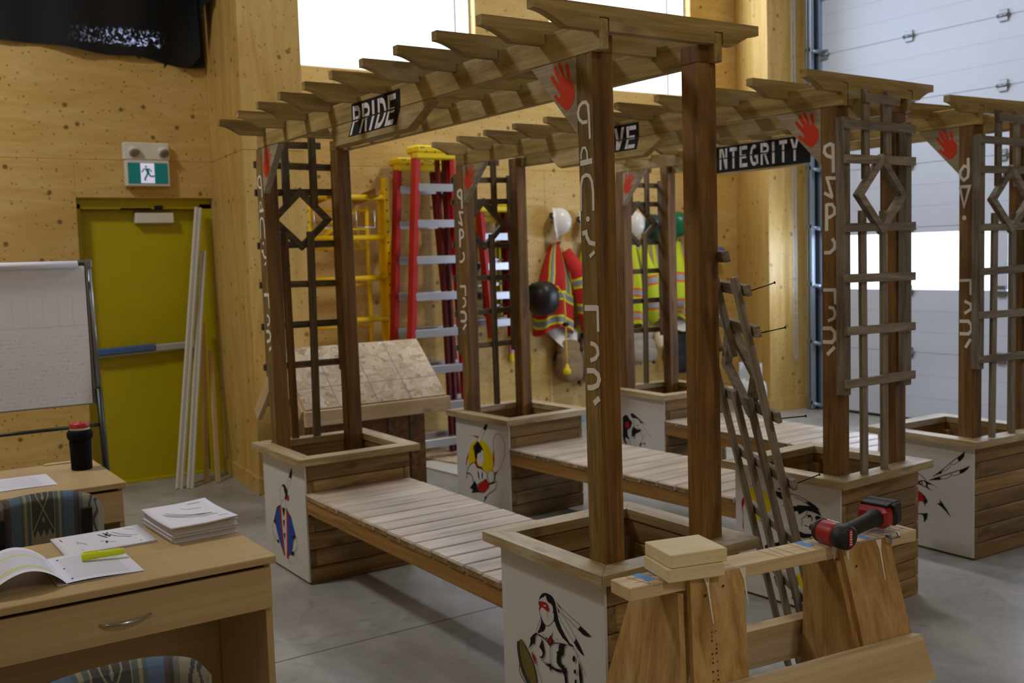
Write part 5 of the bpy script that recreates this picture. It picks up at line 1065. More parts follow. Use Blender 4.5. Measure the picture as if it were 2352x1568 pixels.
# open booklet: right half flat, left half arching up towards the frame edge
ob = thing('open_booklet', 'open booklet with yellow-highlighted text beside the highlighter', 'booklet', (-.90, -1.56, ZD), 0)
b = MB(); b.grid(lambda u, v: V((.165-.335*v, .012+.235*u, .007+.012*math.sin(PI*min(1, u*1.0))*.5*(1-u)-.004*u)), 12, 10)
for v in b.b.verts: g = v[b.g]; v[b.g] = V((g.x, 1-g.y, 0))
b.build('right_page', 'page_plain', ob)
b = MB(); b.grid(lambda u, v: V((.165-.335*v+.03*u, -.245*u+.012, .007+.075*math.sin(PI*min(1, u*.98))**.9*(1-.35*u))), 20, 10)
for v in b.b.verts: g = v[b.g]; v[b.g] = V((g.x, 1-g.y, 0))
b.build('left_page', 'page_marked', ob)
b = MB(); b.box((-.003, .128, .0014), (.336, .236, .0024), ch=.0005); b.box((0, .0, .003), (.335, .03, .005), ch=.002); b.build('page_block', 'paper_edge', ob)
b = MB()
for x_ in (.13, -.0, -.12): b.lathe([(.0035, 0), (.0035, .0006)], (x_, .035, .0098), Z, 8)
b.build('punch_hole', 'print_dark', ob)
# highlighter on the page
hl = thing('highlighter', 'bright yellow highlighter pen lying on the open booklet', 'pen', (-.946, -1.392, ZD+.024), 0); a0, a1 = V((-.008, -.066, 0)), V((.012, .066, .001)); dd = (a1-a0)
b = MB(); b.lathe([(.006, 0), (.0105, .002), (.0115, .02), (.0115, .115), (.010, .132), (.008, .134)], a0, dd, 16); b.build('barrel', 'highlighter', hl)
b = MB(); b.lathe([(.0122, .0), (.0126, .004), (.0126, .05), (.0118, .052)], a0-dd.normalized()*.002, dd, 16); cp = b.build('cap', 'highlighter', hl)
b = MB(); b.box(a0+dd.normalized()*.028+V((-.003, 0, .0135)), (.045, .006, .003), frame((0, 0, 0), dd, X)[1], .001); b.build('clip', 'highlighter', cp)
# bottle, paper and stick on the desk behind
bt = thing('drink_bottle', 'black insulated bottle with red lid on the desk behind', 'bottle', (-2.70, -1.112, ZD), 0)
b = MB(); b.lathe([(.045, 0), (.049, .004), (.050, .10), (.052, .135), (.050, .15)], (0, 0, 0), Z, 24); b.lathe([(.052, .15), (.058, .155), (.061, .17), (.060, .185), (.050, .197), (.03, .2)], (0, 0, 0), Z, 24); b.build('sleeve', 'bottle_black', bt)
b = MB(); b.lathe([(.046, .195), (.046, .207)], (0, 0, 0), Z, 24); b.build('neck_ring', 'light_grey_plastic', bt)
b = MB(); b.lathe([(.044, .206), (.048, .208), (.048, .226), (.045, .231), (.014, .231), (.013, .235), (.004, .235)], (0, 0, 0), Z, 24); b.build('lid', 'cap_red', bt)
b = MB(); b.grid(lambda u, v: V((-.15+.3*v, -.16+.36*u, .001+.002*math.sin(3*u))), 6, 6); b.grid(lambda u, v: V((-.15+.3*v, -.16+.36*u, .0002)), 6, 6)
for v in b.b.verts: g = v[b.g]; v[b.g] = V((g.x, g.y, 0))
tag(b.build('paper_sheet', 'page_plain', None, (-2.545, -1.478, ZD)), 'printed white paper sheet on the desk behind, below the bottle', 'paper')
b = MB(); b.bar((-2.92, -1.25, ZD+.005), (-2.908, -1.05, ZD+.005), .014, .010); tag(b.build('wood_stick', 'pine_blocks'), 'thin pale wooden stick lying behind the black bottle', 'stick')

# ------------------------------------------------------------------ against the left wall
ea = thing('flip_chart_easel', 'flip chart easel with handwritten paper in front of the yellow door', 'easel', (-4.0, -1.16, FL), 0)
b = MB(); b.box((-.012, 0, 1.385), (.016, .76, .85), ch=.003); bd = b.build('board', 'frame_grey', ea)
b = MB(); 
for yy in (-.39, .39): b.box((-.004, yy, 1.385), (.03, .022, .86), ch=.004)
for zz in (.955, 1.815): b.box((-.004, 0, zz), (.03, .80, .018), ch=.004)
b.build('board_frame', 'grey_metal', bd)
b = MB(); b.grid(lambda u, v: V((.018+.006*math.sin(PI*v)+.004*math.sin(9*u)*v, -.37+.745*u, 1.790-.835*v)), 16, 14); b.build('paper_pad', 'chart_paper', ea)
b = MB(); b.tube([(.03, -.37, 1.80), (.03, .335, 1.80)], .022, 14); b.build('rolled_sheets', 'paper', ea)
for s in (-1, 1):
    b = MB(); b.tube([V((-.005, s*.405, 1.80)), V((.03, s*.413, .98))], .016, 8); b.box((-.012, s*.405, 1.80), (.05, .035, .05), ch=.006); lg = b.build('upper_leg', 'grey_metal', ea)
    b = MB(); b.tube([V((.028, s*.4125, 1.04)), V((.08, s*.43, 0))], .020, 8); b.build('lower_leg', 'black_plastic', lg)
b = MB(); b.tube([V((.04, -.415, .82)), V((.04, .415, .82))], .011, 8); b.build('cross_bar', 'black_plastic', ea)
b = MB(); b.tube([V((-.03, -.34, 1.6)), V((-.50, -.36, 0))], .013, 8); b.build('rear_leg', 'black_plastic', ea)
ex_ = thing('exit_sign', 'green running-person exit sign with twin emergency lamps above the yellow door', 'exit sign', (-5.99, .135, 2.40), 0)
b = MB(); b.box((.035, 0, .11), (.07, .345, .205), ch=.006); b.box((.033, 0, .285), (.066, .36, .14), ch=.008); b.build('housing', 'light_grey_plastic', ex_)
b = MB(); b.box((.072, 0, .11), (.004, .312, .165), ch=.001); fp = b.build('sign_face', 'exit_green', ex_)
b = MB(); b.box((.0755, -.005, .11), (.002, .108, .158), ch=0); b.build('lit_panel', 'exit_lit', fp)
b = MB(); o_ = V((.0775, -.005, .11)); 
b.flat([(.008*math.cos(t*PI/6)-.012, .008*math.sin(t*PI/6)+.052) for t in range(12)], o_, Y, Z)
for pts, w in (([(-.008, .036), (.006, .004)], .024), ([(.004, .006), (-.012, -.026), (-.028, -.052)], .013), ([(.006, .004), (.018, -.022), (.044, -.026)], .013), ([(.040, -.028), (.052, -.018)], .010), ([(-.010, .036), (-.032, .030), (-.040, .012), (-.05, .012)], .009), ([(-.004, .036), (.02, .030), (.032, .010)], .009), ([(-.028, -.052), (-.012, -.058)], .008)): b.ribbon(pts, w, o_+X*.0002, Y, Z)
b.build('running_figure', 'exit_green', fp)
for s in (-.10, .125):
    b = MB(); ax_l = V((.75, s*.6, -.55)); b.lathe([(.02, 0), (.042, .012), (.046, .05), (.040, .055)], (.055, s, .30), ax_l, 20); lp = b.build('lamp_head', 'light_grey_plastic', ex_)
    b = MB(); b.lathe([(.037, .054), (.037, .057), (.016, .059)], (.055, s, .30), ax_l, 20); b.build('lamp_lens', 'lamp_lens', lp)
# trims and sticks leaning beside the door
tr_ = [('white_trim', 'longest white trim board leaning in the corner right of the yellow door', (-5.60, .150, FL), (-5.99, .545, 2.24), .06, .03, 'white_paint', 'white trims by the door'),
       ('white_trim', 'shorter grooved white trim board leaning just right of the longest one', (-5.56, .225, FL), (-5.98, .560, 1.88), .055, .028, 'white_paint', 'white trims by the door'),
       ('wood_stick', 'taller pale wooden stick standing right of the white trims', (-5.68, .395, FL), (-5.97, .520, 1.28), .042, .02, 'stick_wood', 'sticks by the door'),
       ('wood_stick', 'shorter pale wooden stick nearest the plywood column corner', (-5.61, .466, FL), (-5.92, .560, 1.05), .038, .02, 'stick_wood', 'sticks by the door')]
for nm, lb, a, c, w, h, mt, gr in tr_:
    r = thing(nm, lb, 'trim board' if 'trim' in nm else 'stick', a, 0, gr); d = V(c)-V(a); b = MB()
    if mt == 'white_paint':
        q = V((0, 0, 0)); b.bar(q, d, w, h*.6, (1, .4, 0)); n_ = V((1, -.3, 0)).normalized()
        e = d.cross(n_).normalized(); b.bar(q+n_*.012+e*w*.32, d+n_*.012+e*w*.32, w*.34, .014, (1, .4, 0)); b.bar(q+n_*.012-e*w*.32, d+n_*.012-e*w*.32, w*.34, .014, (1, .4, 0))
    else: b.bar((0, 0, 0), d, w, h, (1, .3, 0))
    b.build('board', mt, r)
# black landscape fabric hung over the far left window
def cloth():
    b = MB()
    def f(u, v):
        y = -3.6+4.25*u
        zb = 3.49-.06*max(0, min(1, (y+.9)/.9))-.05*max(0, min(1, (y-.1)/.4))+.008*math.sin(y*9)
        return V((-5.955+.022*math.sin(5*y+v*3)+.03*v*(1-v)+.02*math.sin(13*y)*v, y, 5.35+(zb-5.35)*v))
    b.grid(f, 60, 24); return b
cl = cloth().build('window_blackout_cloth', 'black_fabric'); tag(cl, 'black fabric sheet hung over the high window above the yellow door', 'cloth')
b = MB()   # loose end folded over the corner, partly lying along the column
b.grid(lambda u, v: V((-5.90+.07*math.sin(2.5*u+3*v)*(1-.3*u)+.05*u, .30+.30*u+.05*(1-v)*(1-u), 4.9-(1.56-.10*u)*v+.04*math.sin(7*u)*v)), 16, 20)
b.grid(lambda u, v: V((-5.86+.42*u-.10*u*v+.03*math.sin(8*v), .608-.035*u+.020*math.sin(5*u+2*v)-.03*(1-u)*v, 4.9-1.10*v-.30*v*(1-u)*(1-u)-.03*math.sin(6*u)*v)), 14, 18)
b.build('loose_corner', 'black_fabric', cl)

# ------------------------------------------------------------------ OSB model roof on its base
mh = thing('roof_mockup', 'OSB mock-up of a small gable roof standing behind the nearest pergola', 'roof mock-up', (-4.35, 0, FL), 0)
xr, zr, xe, ze, y0, y1 = 0.0, 1.145-FL, .43, .755-FL, .56, 1.665     # ridge / front eave, local
sl = V((xe-xr, 0, ze-zr))
b = MB(); b.box(V(((xr+xe)/2, (y0+y1)/2, (zr+ze)/2)), (sl.length, y1-y0, .014), frame((0, 0, 0), sl, Y)[1], .001, 1)
pl = b.build('front_sheathing', 'osb_light', mh)
b = MB(); fm = frame((0, 0, 0), sl, Y)[1]; mid = V(((xr+xe)/2, (y0+y1)/2, (zr+ze)/2)); nn = fm @ Z; nn = nn if nn.z > 0 else -nn
for s in (-.30, -.0, .26): b.box(mid+Y*s+nn*.0075, (sl.length, .006, .001), fm, 0)
b.box(mid+sl.normalized()*.10+nn*.0075, (.005, y1-y0, .001), fm, 0); b.build('chalk_line', 'print_grey', pl)
bs = V((-(xe-xr)*1.18, 0, (ze-zr)*1.18)); b = MB(); b.box(V((xr, (y0+y1)/2, zr))+bs/2, (bs.length, y1-y0, .014), frame((0, 0, 0), bs, Y)[1], .001, 1); b.build('rear_sheathing', 'osb_light', mh)
b = MB(); b.box((xe+.020, (y0+y1)/2, ze-.058), (.036, y1-y0+.03, .105), ch=.003); b.build('fascia', 'pine_lumber', mh)
for s in (1, -1):
    e = V((s*(xe-xr)*(1 if s > 0 else 1.22), 0, (ze-zr)*(1 if s > 0 else 1.22))); up_ = V((-e.z*s, 0, abs(e.x))).normalized()
    for yy in (y0-.005, (y0+y1)/2, y1-.02):
        b = MB(); b.bar(V((xr, yy, zr))-up_*.058, V((xr, yy, zr))+e-up_*.058, .038, .095, up_); b.build('rafter', 'pine_lumber', mh)
b = MB(); b.box((-.02, 1.085, .36), (.60, .95, .72), ch=.002, axis=2); bx = b.build('base_wall', 'osb_dark', mh)
b = MB()
for yy in (1.25, 1.43): b.box((.281, yy, .36), (.002, .012, .72), ch=0)
b.build('joint_line', 'print_dark', bx)
# offcuts on the floor by the wall
b = MB(); b.box((0, 0, .006), (.75, .42, .012), Rz(.25), .001, 1); tag(b.build('osb_offcut', 'osb_light', None, (-5.25, 2.42, FL+.0125)), 'OSB offcut lying on the floor behind the roof mock-up', 'board')
b = MB(); b.box((0, 0, .006), (.75, .5, .012), Rz(.1), .001, 1); tag(b.build('white_board', 'white_paint', None, (-4.85, 2.30, FL)), 'white sheet offcut on the floor right of the roof mock-up', 'board')

# ------------------------------------------------------------------ yellow scaffold frames against the wall
sf = thing('scaffold_frame', 'yellow ladder-type scaffold frame with perforated rails against the wall', 'scaffold', (-5.78, 1.80, FL), 0, 'yellow scaffold parts')
for yy, z1 in ((-.385, 2.32), (.375, 2.50)):
    b = MB(); b.box((0, yy, z1/2), (.05, .056, z1), ch=.004)
    if yy > 0: b.box((-.04, yy-.04, z1/2-.05), (.035, .045, z1-.1), ch=.004)
    rl = b.build('rail', 'scaffold_yellow', sf)
    b = MB()
    for k in range(int(z1/.095)-1): b.lathe([(.009, 0), (.009, .001)], ((.0252), yy, .12+k*.095), X, 8)
    b.build('rail_hole', 'print_dark', rl)
for z in (2.33, 1.97, 1.61, 1.24, .87, .5): b = MB(); b.tube([(0, -.38, z), (0, .37, z)], .026, 10); b.build('rung', 'scaffold_yellow', sf)
sf2 = thing('scaffold_frame', 'yellow tubular scaffold frame with diagonal braces behind the perforated one', 'scaffold', (-5.88, 1.76, FL), 0, 'yellow scaffold parts')
for yy in (-.36, .27): b = MB(); b.tube([(0, yy, 0), (0, yy, 2.25)], .020, 10); b.build('tube_post', 'scaffold_yellow', sf2)
for z in (2.22, 2.05, 1.88, 1.55, 1.18, .8): b = MB(); b.tube([(0, -.36, z), (0, .27, z)], .012, 8); b.build('cross_tube', 'scaffold_yellow', sf2)
for s in (1, -1): b = MB(); b.tube([(0.02, -.04+s*-.16, 2.2), (.02, -.04+s*.24, 1.90)], .018, 8); b.build('diagonal_brace', 'scaffold_yellow', sf2)
for k, (yy, lb) in enumerate(((1.62, 'wooden hanger peg on the wall holding the left of the scaffold frames'), (2.02, 'wooden hanger peg on the wall at the top right of the scaffold frames'))):
    b = MB(); b.bar((-5.99, yy-.05, 2.30), (-5.66, yy+.02, 2.36), .04, .07, Z); hg = b.build('wall_peg', 'apron_wood'); tag(hg, lb, 'peg', 'wooden wall pegs')
    b = MB(); b.tube([(-5.74, yy-.16, 2.20), (-5.74, yy-.16, 2.05), (-5.74, yy+.02, 2.05), (-5.74, yy+.02, 2.20)], .008, 8); b.build('wire_hook', 'alu', hg)

# ------------------------------------------------------------------ step ladders
def ladder(label, loc, rails, back, zs, capz, red='ladder_red', drk='ladder_dark_red', sticker=True, feet=False, rz=0):
    # rails: (top left, bottom left, top right, bottom right) local points
    r = thing('step_ladder', label, 'ladder', loc, rz, 'step ladders on the back wall'); tl, bl, trr, br = [V(p) for p in rails]
    for a, c in ((tl, bl), (trr, br)):
        b = MB(); d = (c-a); b.bar(a, c, .032, .095, X); s = 1 if a is tl else -1; 
        b.bar(a+V((.036, s*.018, 0)), c+V((.036, s*.018, 0)), .03, .012, X); b.bar(a+V((-.036, s*.018, 0)), c+V((-.036, s*.018, 0)), .03, .012, X); rl = b.build('front_rail', red, r)
        if sticker:
            b = MB()
            for t, l, mt in ((.16, .10, 0), (.33, .07, 0), (.45, .16, 0), (.58, .13, 0), (.72, .08, 0)): p = a+d*t; b.bar(p+V((.0435, -.001, 0)), p+V((.0435, -.001, 0))+d.normalized()*l, .02, .001, X)
            b.build('warning_sticker', 'light_grey_plastic', rl)
        if feet: b = MB(); b.bar(c, c+d.normalized()*.05, .04, .10, X); b.build('foot', 'cap_yellow', rl)
    for a, c in back: b = MB(); b.bar(a, c, .025, .06, X); b.build('rear_rail', drk, r)
    for z in zs:
        t = (tl.z-z)/(tl.z-bl.z); p, q = tl+(bl-tl)*t, trr+(br-trr)*t
        b = MB(); b.box((p+q)/2+V((0, 0, 0)), (.085, (q-p).length-.03, .022), ch=.003, axis=1); b.box((p+q)/2+V((.045, 0, -.024)), (.008, (q-p).length-.03, .068), ch=.002, axis=1); st_ = b.build('step', 'alu', r)
        t2 = t; pb, qb = V(back[0][0])+(V(back[0][1])-V(back[0][0]))*t2, V(back[1][0])+(V(back[1][1])-V(back[1][0]))*t2
        b = MB(); b.box((pb+qb)/2+Z*-.04, (.03, max(.05, (qb-pb).length), .02), ch=.002, axis=1); b.build('rear_bar', 'alu', r)
    b = MB(); p, q = tl, trr; c = (p+q)/2; b.box(c+V((-.02, 0, .035)), (.20, (q-p).length+.06, .07), ch=.02); b.box(c+V((.02, 0, -.02)), (.10, (q-p).length+.05, .06), ch=.012); cp_ = b.build('top_cap', 'cap_yellow', r)
    b = MB(); rnd = random.Random(2)
    for k in range(8): b.lathe([(.008, 0), (.008, .0008)], c+V((.0805, -(q-p).length/2+.02+k*.025 if k < 3 else -.02+.03*(k-3), .03+rnd.uniform(-.02, .02))), X, 8)
    b.build('cap_print', 'print_dark', cp_)
    return r
zs = (2.42, 2.10, 1.78, 1.46, 1.14, .82, .50, .19)
ladder('tall red step ladder with yellow cap, front one of the pair by the scaffold', (-5.32, 2.35, FL), ((-.19, 0, 2.70), (.17, -.38, 0), (-.19, .36, 2.70), (.17, .25, 0)), (((-.26, .26, 2.66), (-.05, .19, 0)), ((-.26, .33, 2.66), (-.05, .24, 0))), zs, 0)
ladder('tall red step ladder half hidden behind the front red ladder', (-5.62, 2.30, FL), ((-.19, .02, 2.62), (.10, -.30, 0), (-.19, .50, 2.62), (.14, .62, 0)), (((-.26, .42, 2.6), (-.08, .50, 0)), ((-.26, .46, 2.6), (-.08, .56, 0))), zs, 0)
zs2 = (1.98, 1.70, 1.42, 1.16)
ladder('small red step ladder hung on the wall behind the middle trellis', (-5.68, 3.10, FL), ((0, 0, 2.24), (0, .10, .99), (0, .36, 2.24), (0, .34, .99)), (((-.08, .06, 2.22), (-.08, .1, 1.2)), ((-.08, .32, 2.22), (-.08, .32, 1.2))), zs2, 0, feet=True)
ladder('lime yellow step ladder hung on the wall behind the small red ladder', (-5.86, 3.10, FL), ((0, .06, 2.15), (0, -.02, .99), (0, .40, 2.15), (0, .48, .99)), (((-.05, .1, 2.1), (-.05, .08, 1.2)), ((-.05, .36, 2.1), (-.05, .36, 1.2))), zs2, 0, 'ladder_lime', 'ladder_lime', False)

# ------------------------------------------------------------------ hats, jackets and bags on the wall
def hook(p):
    b = MB(); b.tube([V(p)+V((-.013, 0, 0)), V(p)+V((.09, 0, 0)), V(p)+V((.11, 0, .03))], .006, 6); return b
def hard_hat(label, y, z, mat, yaw=0):
    r = thing('hard_hat', label, 'hard hat', (-5.985, y, z), 0, 'hard hats hung on the wall')
    R_ = Rz(yaw) @ Matrix.Rotation(-.12, 3, 'Y'); o = V((.03+.10*math.sin(abs(yaw)), 0, 0)); b = MB()
    f = lambda u, v: o+R_ @ V((.15*math.sin(PI/2*v)**.9 if v < 1 else .15, -.102*math.cos(2*PI*u)*math.cos(PI/2*v)**.75, .142*math.sin(2*PI*u)*math.cos(PI/2*v)**.75))
    b.grid(f, 32, 12)
    b.grid(lambda u, v: o+R_ @ V((-.012*v, -(.102+.012*v)*math.cos(2*PI*u), (.142+.012*v+(.028*v*max(0, -math.sin(2*PI*u))**.7))*math.sin(2*PI*u))), 32, 2)
    bmesh.ops.remove_doubles(b.b, verts=b.b.verts, dist=.0005); bmesh.ops.recalc_face_normals(b.b, faces=b.b.faces); sh_ = b.build('shell', mat, r)
    b = MB(); b.tube([o+R_ @ V((.15*math.sin(t)+.003, 0, .142*math.cos(t))) for t in [.25+i*.32 for i in range(9)]], .006, 6); b.build('ridge', mat, sh_)
    b = MB(); b.tube([o+R_ @ V(q) for q in ((-.005, -.085, .02), (-.04, -.07, .06), (-.045, -.02, .09), (-.04, .04, .09), (-.005, .06, .10))], .013, 8); b.build('suspension', 'dark_metal', r)
    b = hook((0, 0, .06)); b.build('hook', 'dark_metal', r); return r
hard_hat('white hard hat above the red jacket', 4.15, 2.09, 'hat_white', .85)
hard_hat('white hard hat mostly behind the lettered front post', 4.50, 2.05, 'hat_white', .8)
hard_hat('white hard hat framed by the diamond of the farthest trellis', 5.19, 2.06, 'hat_white', .25)
hard_hat('dark teal hard hat between the trellis and the post of the farthest pergola', 5.52, 2.02, 'hat_teal')
hard_hat('green hard hat right of the farthest pergola post', 5.80, 2.05, 'hat_green', .6)
bh = thing('welding_helmet', 'black welding helmet hung left of the red jacket', 'helmet', (-5.83, 3.835, 1.33), 0)
b = MB(); b.blob((.12, 0, 0), (.16, .145, .172), 22, 14, Rz(.3), .8); hs = b.build('shell', 'black_plastic', bh)
b = MB(); b.box((.255, .03, .02), (.02, .11, .09), Rz(.3), .006); b.build('lens_frame', 'rubber_black', hs)
b = MB(); b.tube([V((.0, -.12, .04)), V((.06, -.15, .10)), V((.15, -.13, .15))], .014, 8); b.build('head_band', 'rubber_black', bh)
def garment_on_hook(name, label, cat, y, zt, hgt, w0, w1, depth, mat, folds=5, flare=0, ph=0, sleeve=None, group=None, hem=.04):
    r = thing(name, label, cat, (-5.985, y, zt), 0, group)
    b = MB()
    def f(u, v):
        a = PI*u; w = w0+(w1-w0)*min(1, v*1.6)**.8; dd = depth*(.45+.55*min(1, v*2))
        k = 1+.16*math.sin(folds*2*PI*u+ph+2*v)*min(1, v*1.5)
        return V((.01+dd*math.sin(a)*k, -math.cos(a)*w/2*(1+.05*math.sin(7*v+ph))+flare*v, -hgt*v*(1+hem*math.sin(9*u+ph))+.03*math.sin(PI*u)))
    b.grid(f, 36, 22); b.build('body', mat, r)
    for s in (sleeve or []):
        P = [V(p) for p in s[0]]; b = MB(); b.tube(P, s[1], 12)
        for v in b.b.verts: g = v[b.g]; v[b.g] = V((.5, g.x*1.05+.25, 0))
        b.build('sleeve', mat, r)
    b = hook((0, 0, .0)); b.build('hook', 'dark_metal', r); return r
garment_on_hook('work_jacket', 'red high-visibility jacket with silver and yellow stripes hung by the helmet', 'jacket', 4.19, 1.86, .90, .10, .48, .17, 'jacket_red', 4, -.06, .4, [([(.12, .06, -.06), (.19, .16, -.28), (.20, .21, -.52), (.18, .26, -.78), (.17, .27, -.88)], [.05, .085, .085, .075, .07])])
garment_on_hook('safety_vest', 'orange-edged lime safety vest partly hidden behind the front post', 'vest', 4.60, 1.84, .90, .10, .36, .13, 'vest_lime', 4, 0, 2.0, None, 'lime safety vests')
garment_on_hook('safety_vest', 'lime safety vest hung behind the farthest trellis under the white hat', 'vest', 5.20, 1.85, .92, .10, .34, .15, 'vest_lime', 4, .02, 1.1, [([(.10, .08, -.05), (.17, .15, -.35), (.16, .18, -.62), (.13, .20, -.84)], [.05, .075, .07, .06])], 'lime safety vests')
garment_on_hook('safety_vest', 'narrow lime safety vest hung under the dark teal hat', 'vest', 5.50, 1.84, .88, .08, .24, .11, 'vest_lime', 3, .0, .2, None, 'lime safety vests')
garment_on_hook('safety_vest', 'wide lime safety vest hung under the green hat', 'vest', 5.84, 1.86, .86, .12, .46, .18, 'vest_lime', 4, 0, 2.7, [([(.12, -.08, -.05), (.20, -.14, -.32), (.21, -.15, -.58), (.17, -.15, -.72)], [.06, .09, .095, .10])], 'lime safety vests')
b = MB(); b.grid(lambda u, v: V((-5.96+.10*math.sin(PI*u)*(.4+v)+.02*math.sin(9*u), 4.02+.42*u, 1.03-.22*v*math.sin(PI*u)**.7-.05*u)), 20, 10); tag(b.build('rag', 'rag_white'), 'crumpled off-white rag hanging below the red jacket', 'rag')
b = MB(); b.grid(lambda u, v: V((-5.96+.13*math.sin(PI*u)*(.4+v)+.02*math.sin(9*u), 5.58+.46*u, 1.03-.16*v*math.sin(PI*u)**.7)), 20, 10); tag(b.build('rag', 'rag_white'), 'white rag on a hook above the black tool bag', 'rag')
def pouch(name, label, y, z, w, h, mat, group=None, straps=True, cat='tool pouch'):
    r = thing(name, label, cat, (-5.985, y, z), 0, group)
    b = MB(); b.blob((.10, 0, -h*.62), (.10, w*.46, h*.38), 20, 12, None, .62); b.build('main_pocket', mat, r)
    b = MB(); b.blob((.16, -.01, -h*.76), (.07, w*.38, h*.22), 18, 10, None, .6); b.build('front_pocket', mat, r)
    b = MB(); b.blob((.09, 0, -h*.24), (.075, w*.42, h*.2), 18, 10, None, .7); b.build('flap', mat, r)
    if straps:
        b = MB(); b.tube([V((.02, -.05, 0)), V((.06, -w*.3, -h*.15)), V((.05, -w*.48, -h*.5))], .018, 8); b.tube([V((.02, .05, 0)), V((.06, w*.3, -h*.15)), V((.05, w*.52, -h*.6)), V((.05, w*.5, -h*1.08))], .018, 8); b.build('strap', 'bag_black', r)
    b = hook((0, 0, 0)); b.build('hook', 'dark_metal', r); return r
pouch('tool_pouch', 'tan canvas tool belt pouch hung below the red jacket', 4.27, .90, .32, .46, 'pouch_tan', 'tool belts on the wall')
pouch('tool_pouch', 'grey tool belt partly hidden behind the front lettered post', 4.56, .92, .30, .50, 'pouch_grey', 'tool belts on the wall')
pouch('tool_pouch', 'grey canvas tool belt hung behind the farthest trellis', 5.24, .92, .46, .36, 'pouch_grey', 'tool belts on the wall')
b = MB(); b.blob((0, 0, 0), (.05, .05, .09), 12, 8, None, .8); b.blob((.0, .045, -.02), (.02, .02, .06), 8, 6); tag(b.build('work_glove', 'glove_cream', None, (-5.80, 5.44, .80)), 'cream work glove tucked in the grey tool belt', 'glove')
pouch('tool_bag', 'black tool bag hung below the wide lime vest', 5.80, .90, .36, .50, 'bag_black', None, True, 'tool bag')
# yellow extension cord with plug in front of the red jacket
ec = thing('extension_cord', 'yellow extension cord and plug dangling from the black helmet', 'cord', (-5.70, 4.02, 1.0), 0)
b = MB(); b.tube([V((0, -.10, .45)), V((.02, -.02, .44)), V((.03, .05, .34)), V((.03, .06, .1)), V((.02, .07, -.22)), V((.02, .07, -.36))], .008, 8); b.build('cable', 'cord_yellow', ec)
b = MB(); b.lathe([(.012, 0), (.02, .02), (.026, .05), (.040, .055), (.040, .10), (.028, .11)], (.02, .07, -.34), -Z, 14); b.build('plug', 'cord_yellow', ec)
b = MB(); b.lathe([(.02, 0), (.034, .01), (.034, .03), (.02, .04)], (.03, .062, .04), Z, 12); b.build('slider', 'dark_metal', ec)
b = MB(); b.tube([(-5.9, 3.70, 1.10), (-5.86, 3.72, .95), (-5.86, 3.80, .70), (-5.87, 3.76, .52), (-5.9, 3.66, .50)], .007, 8); o = b.build('cord_loop', 'cord_yellow'); tag(o, 'thin yellow cord looping on the wall right of the middle pergola post', 'cord')
b = MB(); b.box((-5.974, 3.62, .92), (.05, .045, .30), ch=.012); pk = b.build('pink_handle', 'pink'); tag(pk, 'pink handled tool hanging on the wall beside the yellow cord', 'tool')
b = MB(); b.box((-5.97, 3.62, .74), (.05, .06, .09), ch=.01); b.build('end_cap', 'cap_yellow', pk)
# coat rack pieces right of the green hat
b = MB(); b.bar((-6.0, 6.20, 2.20), (-5.84, 6.22, 2.15), .05, .05); b.bar((-5.86, 6.20, 2.18), (-5.80, 6.12, 1.90), .05, .04); b.bar((-5.86, 6.2, 2.05), (-5.8, 6.26, 1.98), .04, .05); tag(b.build('glove_rack', 'glove_cream'), 'pale wooden prongs on the wall right of the green hat', 'rack')
b = MB(); b.blob((-5.85, 6.42, 1.72), (.05, .07, .07), 14, 10, None, .8); tag(b.build('purple_glove', 'purple'), 'purple glove hanging on the wall above the loose trellis', 'glove')
# propane cylinder and clutter by the farthest bench
pt = thing('propane_cylinder', 'white propane cylinder standing on the floor behind the loose trellis', 'gas cylinder', (-4.55, 5.52, FL), 0)
b = MB(); b.lathe([(.10, 0), (.105, .03), (.15, .06), (.16, .10), (.16, .38), (.148, .44), (.10, .48), (.03, .49)], (0, 0, 0), Z, 28); b.build('tank', 'tank_white', pt)
b = MB()
for k in range(20):
    if k in (4, 5, 14, 15): continue
    t0, t1 = 2*PI*k/20, 2*PI*(k+1)/20; b._add([V((.115*math.cos(t), .115*math.sin(t), z)) for z in (.46, .64) for t in (t0, t1)], [[0, 1, 3, 2]])
b.build('collar', 'tank_white', pt)
b = MB(); b.lathe([(.03, .48), (.03, .53), (.022, .54), (.04, .55), (.04, .58), (.01, .59)], (0, 0, 0), Z, 14); b.build('valve', 'grey_metal', pt)
b = MB(); b.box((.118, -.0, .55), (.004, .03, .1), ch=0); b.box((.10, -.07, .56), (.03, .04, .06), Rz(-.6), ch=.002); b.build('warning_label', 'orange', pt)
"""clutter"""
b = MB(); b.grid(lambda u, v: V((.42*(u-.5)+.03*math.sin(9*v), .30*(v-.5), .03+.03*math.sin(7*u+3*v)*math.sin(6*v))), 14, 10); tag(b.build('crumpled_sheet', 'rag_white', None, (-3.02, 4.60, FL+.005)), 'crumpled white plastic sheet on the floor behind the farthest bench', 'sheet')
WORLD = 3.2; EXPO = -0.38
LAMPS = [(-3.4, -2.8), (1.4, -3.6), (5.0, -.2), (-2.6, 4.0)]; LAMPW = [(.7, .5, 130), (1.3, .3, 12), (1.3, .3, 88), (1.3, .3, 115)]; LAMP_C = (1, .98, .95); SKY_C = (.66, .78, 1.0)  # first lamp follows the rafter shadows; the others are added unseen fill
WINL = [((-6.35, 2.2, 4.4), (0, -PI/2, 0), 1.7, 2.2, 120), ((-6.35, 5.2, 4.4), (0, -PI/2, 0), 1.7, 1.9, 90), ((-2.0, GY+.25, 1.6), (-PI/2, 0, 0), 5.4, .6, 130)]

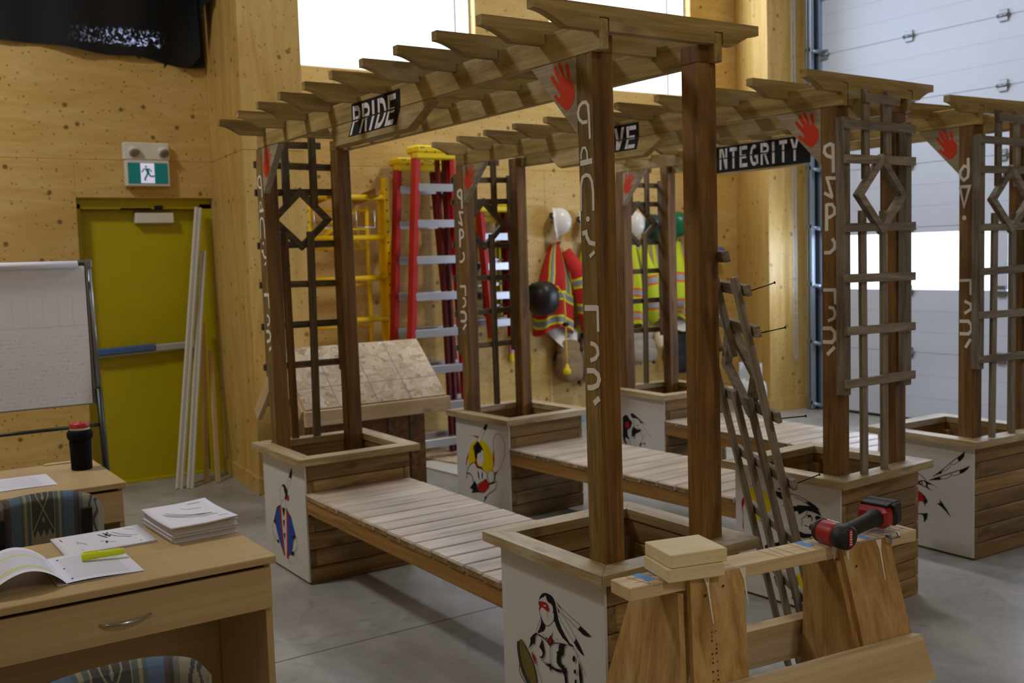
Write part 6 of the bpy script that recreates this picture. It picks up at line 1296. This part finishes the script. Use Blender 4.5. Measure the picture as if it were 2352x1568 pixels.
# ------------------------------------------------------------------ light: daylight and unseen ceiling lamps; all but the first added as fill
w = bpy.data.worlds.new('World'); bpy.context.scene.world = w; w.use_nodes = True
bg = w.node_tree.nodes['Background']; bg.inputs[0].default_value = (.86, .93, 1.0, 1); bg.inputs[1].default_value = WORLD
def area(name, loc, rot, sx, sy, e, col):
    l = bpy.data.lights.new(name, 'AREA'); l.shape = 'RECTANGLE'; l.size = sx; l.size_y = sy; l.energy = e; l.color = col
    o = bpy.data.objects.new(name, l); C.objects.link(o); o.location = loc; o.rotation_euler = rot; return o
plain('lamp_white', '#f2f2ee', .4)
t = NT('lamp_glow'); t.set(t.b.inputs['Emission Color'], (1, .95, .86, 1)); t.set(t.b.inputs['Emission Strength'], 4.0); M['lamp_glow'] = t.fin((.9, .9, .9), .5)
for i, (x, y) in enumerate(LAMPS):
    r = thing('unseen_lamp', 'unseen long white ceiling lamp under the roof', 'lamp', (x, y, 5.45), 0, 'ceiling lamps'); b = MB(); b.box((0, 0, 0), (1.4, .3, .06), ch=.01); b.build('housing', 'lamp_white', r)
    b = MB(); b.box((0, 0, -.034), (1.34, .26, .01), ch=0); b.build('diffuser', 'lamp_glow', r)
    area('lamp_light', (x, y, 5.40), (0, 0, 0), LAMPW[i][0], LAMPW[i][1], LAMPW[i][2], LAMP_C)
for loc, rot, sx, sy, e in WINL: area('daylight', loc, rot, sx, sy, e, SKY_C)
# ------------------------------------------------------------------ camera
cam = bpy.data.cameras.new('camera'); co = bpy.data.objects.new('camera', cam); C.objects.link(co); bpy.context.scene.camera = co
yaw, pitch, roll = 0.984096, 0.082513, -0.030468
f = V((-math.sin(yaw)*math.cos(pitch), math.cos(yaw)*math.cos(pitch), -math.sin(pitch))); r = V((math.cos(yaw), math.sin(yaw), 0)); u = r.cross(f)
r2 = r*math.cos(roll)+u*math.sin(roll); u2 = -r*math.sin(roll)+u*math.cos(roll)
m = Matrix((r2, u2, -f)).transposed().to_4x4(); m.translation = V((2.67711, -2.12263, 1.76197)); co.matrix_world = m
cam.sensor_fit = 'HORIZONTAL'; cam.sensor_width = 36; cam.lens = 2379.33/2352*36; cam.clip_start = .05
cam.dof.use_dof = True; cam.dof.focus_distance = 3.1; cam.dof.aperture_fstop = 4.5
sc = bpy.context.scene; sc.view_settings.view_transform = 'Standard'; sc.view_settings.look = 'None'; sc.view_settings.exposure = EXPO; sc.view_settings.gamma = 1; sc.view_settings.use_curve_mapping = False
